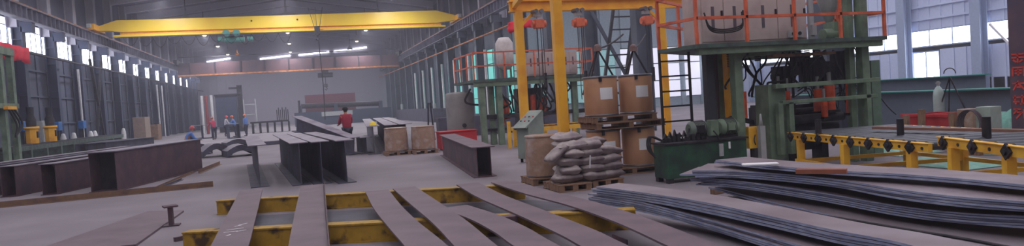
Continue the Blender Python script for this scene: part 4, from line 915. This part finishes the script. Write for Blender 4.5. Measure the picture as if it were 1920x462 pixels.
t = thing('wall_cabinet', 'grey steel locker standing against the left wall behind the yellow heads', 'cabinet', (-13.9,42,0))
q = AX(77,240,-13.6); MB().bb(-13.9,-13.4,q.y-.5,q.y+.5,0,2.1).build('body', GREYM, t); MB().bb(-13.4,-13.37,q.y-.45,q.y+.0,.1,2.0).build('door', GREYM, t)
q = AX(262,235,-12.6); MB().bb(-12.9,-12.0,q.y-1,q.y+1,0,2.1).build('crate', M('tan_crate', (150,130,118), .8), label='tall tan crate standing near the left columns', cat='crate', bevel=.02)
q = AX(290,240,-12.6); MB().bb(-12.9,-12.2,q.y-.8,q.y+.8,0,1.4).build('crate', WOOD, label='low brown crate beyond the tall tan crate', cat='crate', bevel=.02)
for i, x in enumerate((181,200)):
    q = AX(x,180,-13.3); MB().beam((-13.6,q.y,0),(-13.6,q.y+(3.2 if not i else -2.4),6.3),.16,.12).build('wall_brace', DARK, label='dark diagonal brace between the left columns, leaning %s' % ('away' if not i else 'towards us'), cat='brace')
for i, x in enumerate((152,297,306)):
    q = AX(x,200,-13.25); MB().tube([(-13.25,q.y,.0),(-13.25,q.y,5.3)], .07, 8).build('downpipe', WHITE, label='pale pipe rising on the left wall, %s from the left' % ORD[i], cat='pipe', group='pale pipes of the left wall')
# ------------------------------------------------------------------ far middle clutter
def arch(pc, ang, L, w_, hh, label, k):
    m = []; d = Vector((math.sin(math.radians(ang)), math.cos(math.radians(ang)), 0))
    for j in range(13):
        u = j/12; m.append(Vector((pc.x,pc.y,0))+d*(u-.5)*L+Vector((0,0,.02+.05*k+hh*math.sin(math.pi*u))))
    MB().strip(m, w_, .035).build('curved_plate', STEEL, label=label, cat='curved plate', group='curved steel plates', m2=(M('grey_plate_face', (120,114,126), .6), lambda p: p.normal.z > .5))
nm3 = ['left','middle','right','rear']
for gi, (x, y, ang, hh) in enumerate(((368,291,78,.34),(400,295,74,.42),(447,294,76,.3),(440,276,74,.22))):
    p = G(x, y)
    for k in range(6): arch(p+Vector((0,.5,0)), ang, 1.15, 1.5, hh*.75, 'bent steel plate of the %s stack on the floor, %s' % (nm3[gi], ['lowest','second from below','third from below','fourth from below','fifth from below','topmost'][k]), k*.82)
for i, (x, y) in enumerate(((371,261),(391,260),(441,260))):
    p = G(x, y); ibeam('steel_beam', 'short dark beam standing by the far workers, %s of three' % ['leftmost','second','rightmost'][i], (p.x,p.y,0), -8, 3.5, 1.1, .9, boxed=True, inset=.08, m=CONT, mt=STEEL, group='short dark beams by the workers', tw=.05)
p = G(455,276); MB().box((p.x+1.9,p.y,.1),(3,.3,.2), rz=-.05).build('flat_section', STEEL, label='low dark section lying behind the curved plates', cat='steel section')
t = thing('furnace_cabin', 'tall dark blue-grey machine cabin near the end wall', 'machine cabin', (-7.3,80,0))
MB().bb(-8.4,-6.3,80,82,.6,4.0).build('body', CONT, t); MB().bb(-8.5,-6.2,79.9,82.1,3.9,4.1).build('roof', DARK, t); MB().bb(-8.2,-6.5,80.2,81.8,0,.6).build('base', DARK, t)
MB().bb(-6.2,-5.7,80,80.5,0,5.0).bb(-7.0,-5.7,80,80.4,4.6,4.8).build('mast', DARK, t)
t = thing('access_scaffold', 'thin grey scaffold frame right of the dark cabin', 'scaffold', (-5,80,0))
for x in (-5.6,-4.4): MB().bb(x-.06,x+.06,79.9,80.1,0,3.4).build('upright', GREYM, t)
for z in (.6,1.7,2.8): MB().bb(-5.6,-4.4,79.95,80.05,z,z+.1).build('crossbar', GREYM, t)
for i, (x, m) in enumerate(((380,WHITE),(388,M('red_brown_pipe', (150,60,60), .6)),(398,WHITE))):
    q = AY(x,210,78); MB().tube([(q.x,78,0),(q.x,78,4.0)], .14, 8).build('upright_tube', m, label='upright tube left of the dark cabin, %s of three' % ORD[i], cat='tube')
t = thing('work_bench', 'long dark work bench with clutter behind the workers', 'bench', (-1.6,66,0))
MB().bb(-4.2,-.9,66,67.2,.9,1.05).build('top', DARK, t)
for k in range(6): MB().bb(-4.1+k*.62,-3.95+k*.62,66.1,67,0,.9).build('leg', DARK, t)
for k in range(7): 
    MB().tube([(-1.9+.16*k,66.5,1.05),(-1.9+.16*k,66.5,2.0+.2*(k%2))], .04, 6).build('rod', DARK, label='thin rod standing on the far bench, %s from the left' % ORD[k], cat='rod', group='rods on the far bench')
t = thing('plate_rolling_line', 'dark blue-grey machine line in front of the end wall', 'machine', (5,84,0))
MB().bb(-.5,10.5,83,85,0,1.6).build('bed', CONT, t); MB().bb(2.5,6,82.9,83,1.0,1.5).build('front_panel', GREYM, t)
MB().tube([(.3,84,2.35),(9.5,84,2.1)], .3, 12).build('long_roller', DARK, t)
for x in (.2,4.2,9.4): MB().bb(x-.2,x+.2,83.6,84.4,1.6,2.4).build('bearing_stand', CONT, t)
MB().tube([(.1,83.6,1.6),(.1,83.6,3.0)], .12, 8).build('lever_post', DARK, t)
MB().bb(.8,6.6,85.2,85.35,0,3.6).build('notice_board', M('faded_red_panel', (122,74,86), .8), label='faded red panel behind the machine line', cat='panel')
MB().bb(11.2,12.4,60,84,.0,1.2).build('storage_rack', STEEL, label='long dark stack of sections along the far right columns', cat='rack')
a = G(760,245); MB().bb(6.2,12.2,32,32.6,0,.9).bb(6.2,12.2,32,32.8,.9,.95).build('barrier_beam', STEEL, label='long dark beam across the floor behind the grey tank', cat='steel section')
for i, x in enumerate((800,812)):
    q = AY(x,215,31); MB().tube([(q.x,31,0),(q.x+.1*(1-2*i),31,1.7)], .04, 6).build('prop_rod', DARK, label='thin slanted prop behind the wrapped drums, %s' % ('left' if not i else 'right'), cat='prop')
# junction boxes on right columns
for i, x in enumerate((752,813,903)):
    q = AX(x,200,12.6); MB().bb(12.6,12.8,q.y-.4,q.y+.4,q.z-.4,q.z+.3).build('junction_box', GREYM, label='grey junction box on a far right column, %s from the left' % ORD[i], cat='junction box', bevel=.02)
# ------------------------------------------------------------------ people
def skin_mesh(J, E, R, lvl=1):
    me = bpy.data.meshes.new('tmp'); names = list(J); me.from_pydata([tuple(J[n]) for n in names], [(names.index(a), names.index(b)) for a, b in E], [])
    o = bpy.data.objects.new('tmp', me); col.objects.link(o)
    o.modifiers.new('s', 'SKIN'); sv = me.skin_vertices[0].data
    for n, v in zip(names, sv): v.radius = (R[n], R[n]); v.use_root = (n == names[0])
    sub = o.modifiers.new('u', 'SUBSURF'); sub.levels = sub.render_levels = lvl
    bpy.context.view_layer.update(); dg = bpy.context.evaluated_depsgraph_get()
    out = bpy.data.meshes.new_from_object(o.evaluated_get(dg)); bpy.data.objects.remove(o)
    mb = MB().add([v.co.copy() for v in out.vertices], [tuple(p.vertices) for p in out.polygons], True)
    bpy.data.meshes.remove(out); return mb
def person(loc, rz, label, shirt, hat=None, lean=0.0, arms='fwd', crouch=False):
    t = thing('person', label, 'person', loc, rz)
    ph = .93 if not crouch else .36
    L = math.radians(lean); up = Vector((0, math.sin(L), math.cos(L)))
    pel = Vector((0, -.05 if crouch else 0, ph)); J = {'pel': pel, 'wst': pel+up*.2, 'chs': pel+up*.40, 'nkb': pel+up*.53, 'nck': pel+up*.59}
    hd = J['nck']+Vector((0,.03,.11)); J['hd'] = hd; J['tp'] = hd+Vector((0,0,.09))
    R = {'pel':.13,'wst':.12,'chs':.14,'nkb':.075,'nck':.055,'hd':.088,'tp':.075}
    E = [('pel','wst'),('wst','chs'),('chs','nkb'),('nkb','nck'),('nck','hd'),('hd','tp')]
    for s, c in ((-1,'l'),(1,'r')):
        J['sh'+c] = J['chs']+up*.07+Vector((s*.18,0,0))
        if arms == 'fwd': el = J['sh'+c]+Vector((s*.05,.12,-.26)); wr = el+Vector((-s*.04,.22,-.06)); hdir = Vector((0,1,-.2)).normalized()
        elif arms == 'down': el = J['sh'+c]+Vector((s*.05,-.02,-.29)); wr = el+Vector((s*.01,.06,-.25)); hdir = Vector((0,.1,-1)).normalized()
        else: el = J['sh'+c]+Vector((s*.09,.1,-.27)); wr = el+Vector((-s*.1,.2,-.02 if s < 0 else .1)); hdir = Vector((0,1,0))
        J['el'+c], J['wr'+c], J['hn'+c] = el, wr, wr+hdir*.08
        R.update({'sh'+c:.065,'el'+c:.045,'wr'+c:.03,'hn'+c:.035}); E += [('chs','sh'+c),('sh'+c,'el'+c),('el'+c,'wr'+c),('wr'+c,'hn'+c)]
        side = hdir.cross(Vector((0,0,1)) if abs(hdir.z) < .8 else Vector((0,1,0))).normalized(); dn = hdir.cross(side)
        for k, fl_ in enumerate((.06,.075,.07,.055)):
            b = J['hn'+c]+side*(-.03+.02*k); J['f%s%da'%(c,k)] = b+hdir*fl_*.55; J['f%s%db'%(c,k)] = b+hdir*fl_*.95+Vector((0,0,-.02))
            R['f%s%da'%(c,k)] = .009; R['f%s%db'%(c,k)] = .008; E += [('hn'+c,'f%s%da'%(c,k)),('f%s%da'%(c,k),'f%s%db'%(c,k))]
        J['th'+c] = J['hn'+c]-side*s*.05+hdir*.015; R['th'+c] = .01; E.append(('hn'+c,'th'+c))
        J['hp'+c] = pel+Vector((s*.09,0,-.06)); R['hp'+c] = .095
        if crouch: kn = Vector((s*.17,.38,.48)); an = Vector((s*.15,.08,.08))
        else: kn = Vector((s*.1,.03,.5)); an = Vector((s*.11,-.02+.06*s,.08))
        J['kn'+c], J['an'+c], J['to'+c] = kn, an, an+Vector((0,.15,-.04))
        R.update({'kn'+c:.058,'an'+c:.04,'to'+c:.035}); E += [('pel','hp'+c),('hp'+c,'kn'+c),('kn'+c,'an'+c),('an'+c,'to'+c)]
    b = skin_mesh(J, E, R)
    b.ell(hd+Vector((0,.098,-.005)), (.014,.02,.02), 8, 5)
    for s in (-1,1): b.ell(hd+Vector((s*.088,0,0)), (.012,.022,.032), 8, 5)
    b.ell(hd+Vector((0,.088,-.045)), (.026,.008,.006), 8, 4)
    b.build('body', SKIN, t, local=True)
    for s in (-1,1): MB().ell(hd+Vector((s*.032,.084,.025)), (.012,.008,.008), 8, 4).build('eye', DARK, t, local=True)
    tn = ['chs','wst','pel','nkb','shl','shr','ell','elr']; te = [e for e in E if e[0] in tn and e[1] in tn]
    JJ = {n: J[n] for n in tn}; RR = {n: R[n]+.02 for n in tn}
    for c in 'lr': JJ['hm'+c] = J['hp'+c].lerp(J['kn'+c], .22); RR['hm'+c] = .115; te.append(('pel','hm'+c))
    for c in 'lr': JJ['cf'+c] = J['el'+c].lerp(J['wr'+c], .7); RR['cf'+c] = .045; te.append(('el'+c,'cf'+c))
    skin_mesh(JJ, te, RR).build('shirt', shirt, t, local=True)
    tn = ['pel','hpl','hpr','knl','knr','anl','anr']; te = [e for e in E if e[0] in tn and e[1] in tn]
    skin_mesh({n: J[n] for n in tn}, te, {n: R[n]+(.022 if n != 'pel' else .012) for n in tn}).build('trousers', TRO, t, local=True)
    for c in 'lr': MB().ell((J['an'+c]+J['to'+c])/2+Vector((0,.02,-.015)), (.05,.14,.045), 12, 6).build('shoe', DARK, t, local=True)
    pr = [(.112*math.cos(a*math.pi/14), .105*math.sin(a*math.pi/14)) for a in range(7)]
    if hat:
        hm = MB().lathe([(.135,-.012),(.14,0),(.118,.004)]+[(r+.006, z) for r, z in pr]+[(.004,.11)], hd+Vector((0,0,.045)), 20); hm.build('helmet', hat, t, local=True)
    else:
        MB().lathe([(.1,-.03)]+[(r-.002, z*1.02) for r, z in pr]+[(.004,.108)], hd+Vector((0,-.012,.03)), 18).ell(hd+Vector((0,-.05,.0)), (.085,.06,.09)).build('hair', HAIR, t, local=True)
    return t
p = AY(650,240,24.6)
p = AY(651,240,27); person((p.x,27.0,0), .25, 'person in red shirt with black hair seen from behind among the beams', SHR, None, 8, 'fwd')
for x, Y, rz, l, sh, hat, ln, ar, cr_ in (
   (401,57,.6,'crouching worker in pink-red shirt left of the group',SHP,HELR,20,'fwd',False),
   (423,64,-1.3,'standing worker in white shirt and red helmet',SHW,HELR,8,'fwd',False),
   (441,60,1.4,'worker in blue shirt and orange helmet leaning forward, left of the pair',SHB,HELO,18,'fwd',False),
   (461,60,1.0,'worker in blue shirt with dark trousers standing at right of the pair',SHB,HELO,4,'down',False)):
    q = AY(x, 235, Y); person((q.x,Y,0), rz, l, sh, hat, ln, ar, cr_)
q = AY(346,250,36); person((q.x,36.2,0), -1.2, 'crouching worker in blue shirt and red helmet behind the box girder', SHB, HELR, 35, 'fwd', True).location = (q.x, 36.2, .22)
MB().bb(q.x-.5,q.x+.5,35.8,36.8,0,.22).build('low_block', STEEL, label='low steel block under the crouching worker in blue', cat='steel block')
# yellow helmet-like item on the pale beams
q = Vector((G(697,285).x+.02, 25.05, 1)); MB().lathe([(.15,0),(.16,.02),(.12,.03),(.11,.09),(.07,.13),(.01,.15)], (q.x,q.y+.3,1.0), 16).build('safety_helmet', HELY, label='yellow safety helmet lying on the pale topped beams', cat='helmet')
# ------------------------------------------------------------------ light
LAMP = M('lamp_glow', (255,225,190), .5, emit=6.0)
for r_, y in enumerate((52, 64, 76, 88, 100)):
    for c_, x in enumerate((-8.5, -.5, 7.5)):
        t = thing('high_bay_lamp', 'bell shaped lamp hanging from the roof, row %s from the front, %s' % (ORD[r_], ['left','middle','right'][c_]), 'ceiling lamp', (x,y,9.9), 0, 'high bay lamps')
        MB().lathe([(.05,.75),(.12,.5),(.3,.3),(.42,0)], (x,y,10.0), 18).build('shade', GREYM, t)
        MB().tube([(x,y,10.7),(x,y,zr(x)-.1)], .03, 6).build('suspension_rod', DARK, t)
        MB().ell((x,y,10.03), (.2,.2,.14), 12, 8).build('bulb', LAMP, t)
        ld_ = bpy.data.lights.new('lamp_light', 'AREA'); ld_.shape = 'DISK'; ld_.size = .8; ld_.energy = 500; ld_.color = (.93,.92,1)
        lo_ = bpy.data.objects.new('lamp_light', ld_); col.objects.link(lo_); lo_.parent = t; lo_.location = (0,0,-.02)
w = bpy.data.worlds.new('sky'); sc.world = w; w.use_nodes = True
w.node_tree.nodes['Background'].inputs[0].default_value = (.75,.82,1,1); w.node_tree.nodes['Background'].inputs[1].default_value = .35
nt = w.node_tree; vo = nt.nodes.new('ShaderNodeVolumeScatter'); vo.inputs['Color'].default_value = (.86,.84,1,1); vo.inputs['Density'].default_value = .003; vo.inputs['Anisotropy'].default_value = .3
nt.links.new(vo.outputs[0], nt.nodes['World Output'].inputs['Volume'])
sc.view_settings.view_transform = 'Standard'; sc.view_settings.look = 'None'; sc.view_settings.gamma = 1; sc.view_settings.use_curve_mapping = False
sc.view_settings.exposure = -.1
sc.cycles.use_denoising = True; sc.cycles.max_bounces = 6; sc.cycles.diffuse_bounces = 4
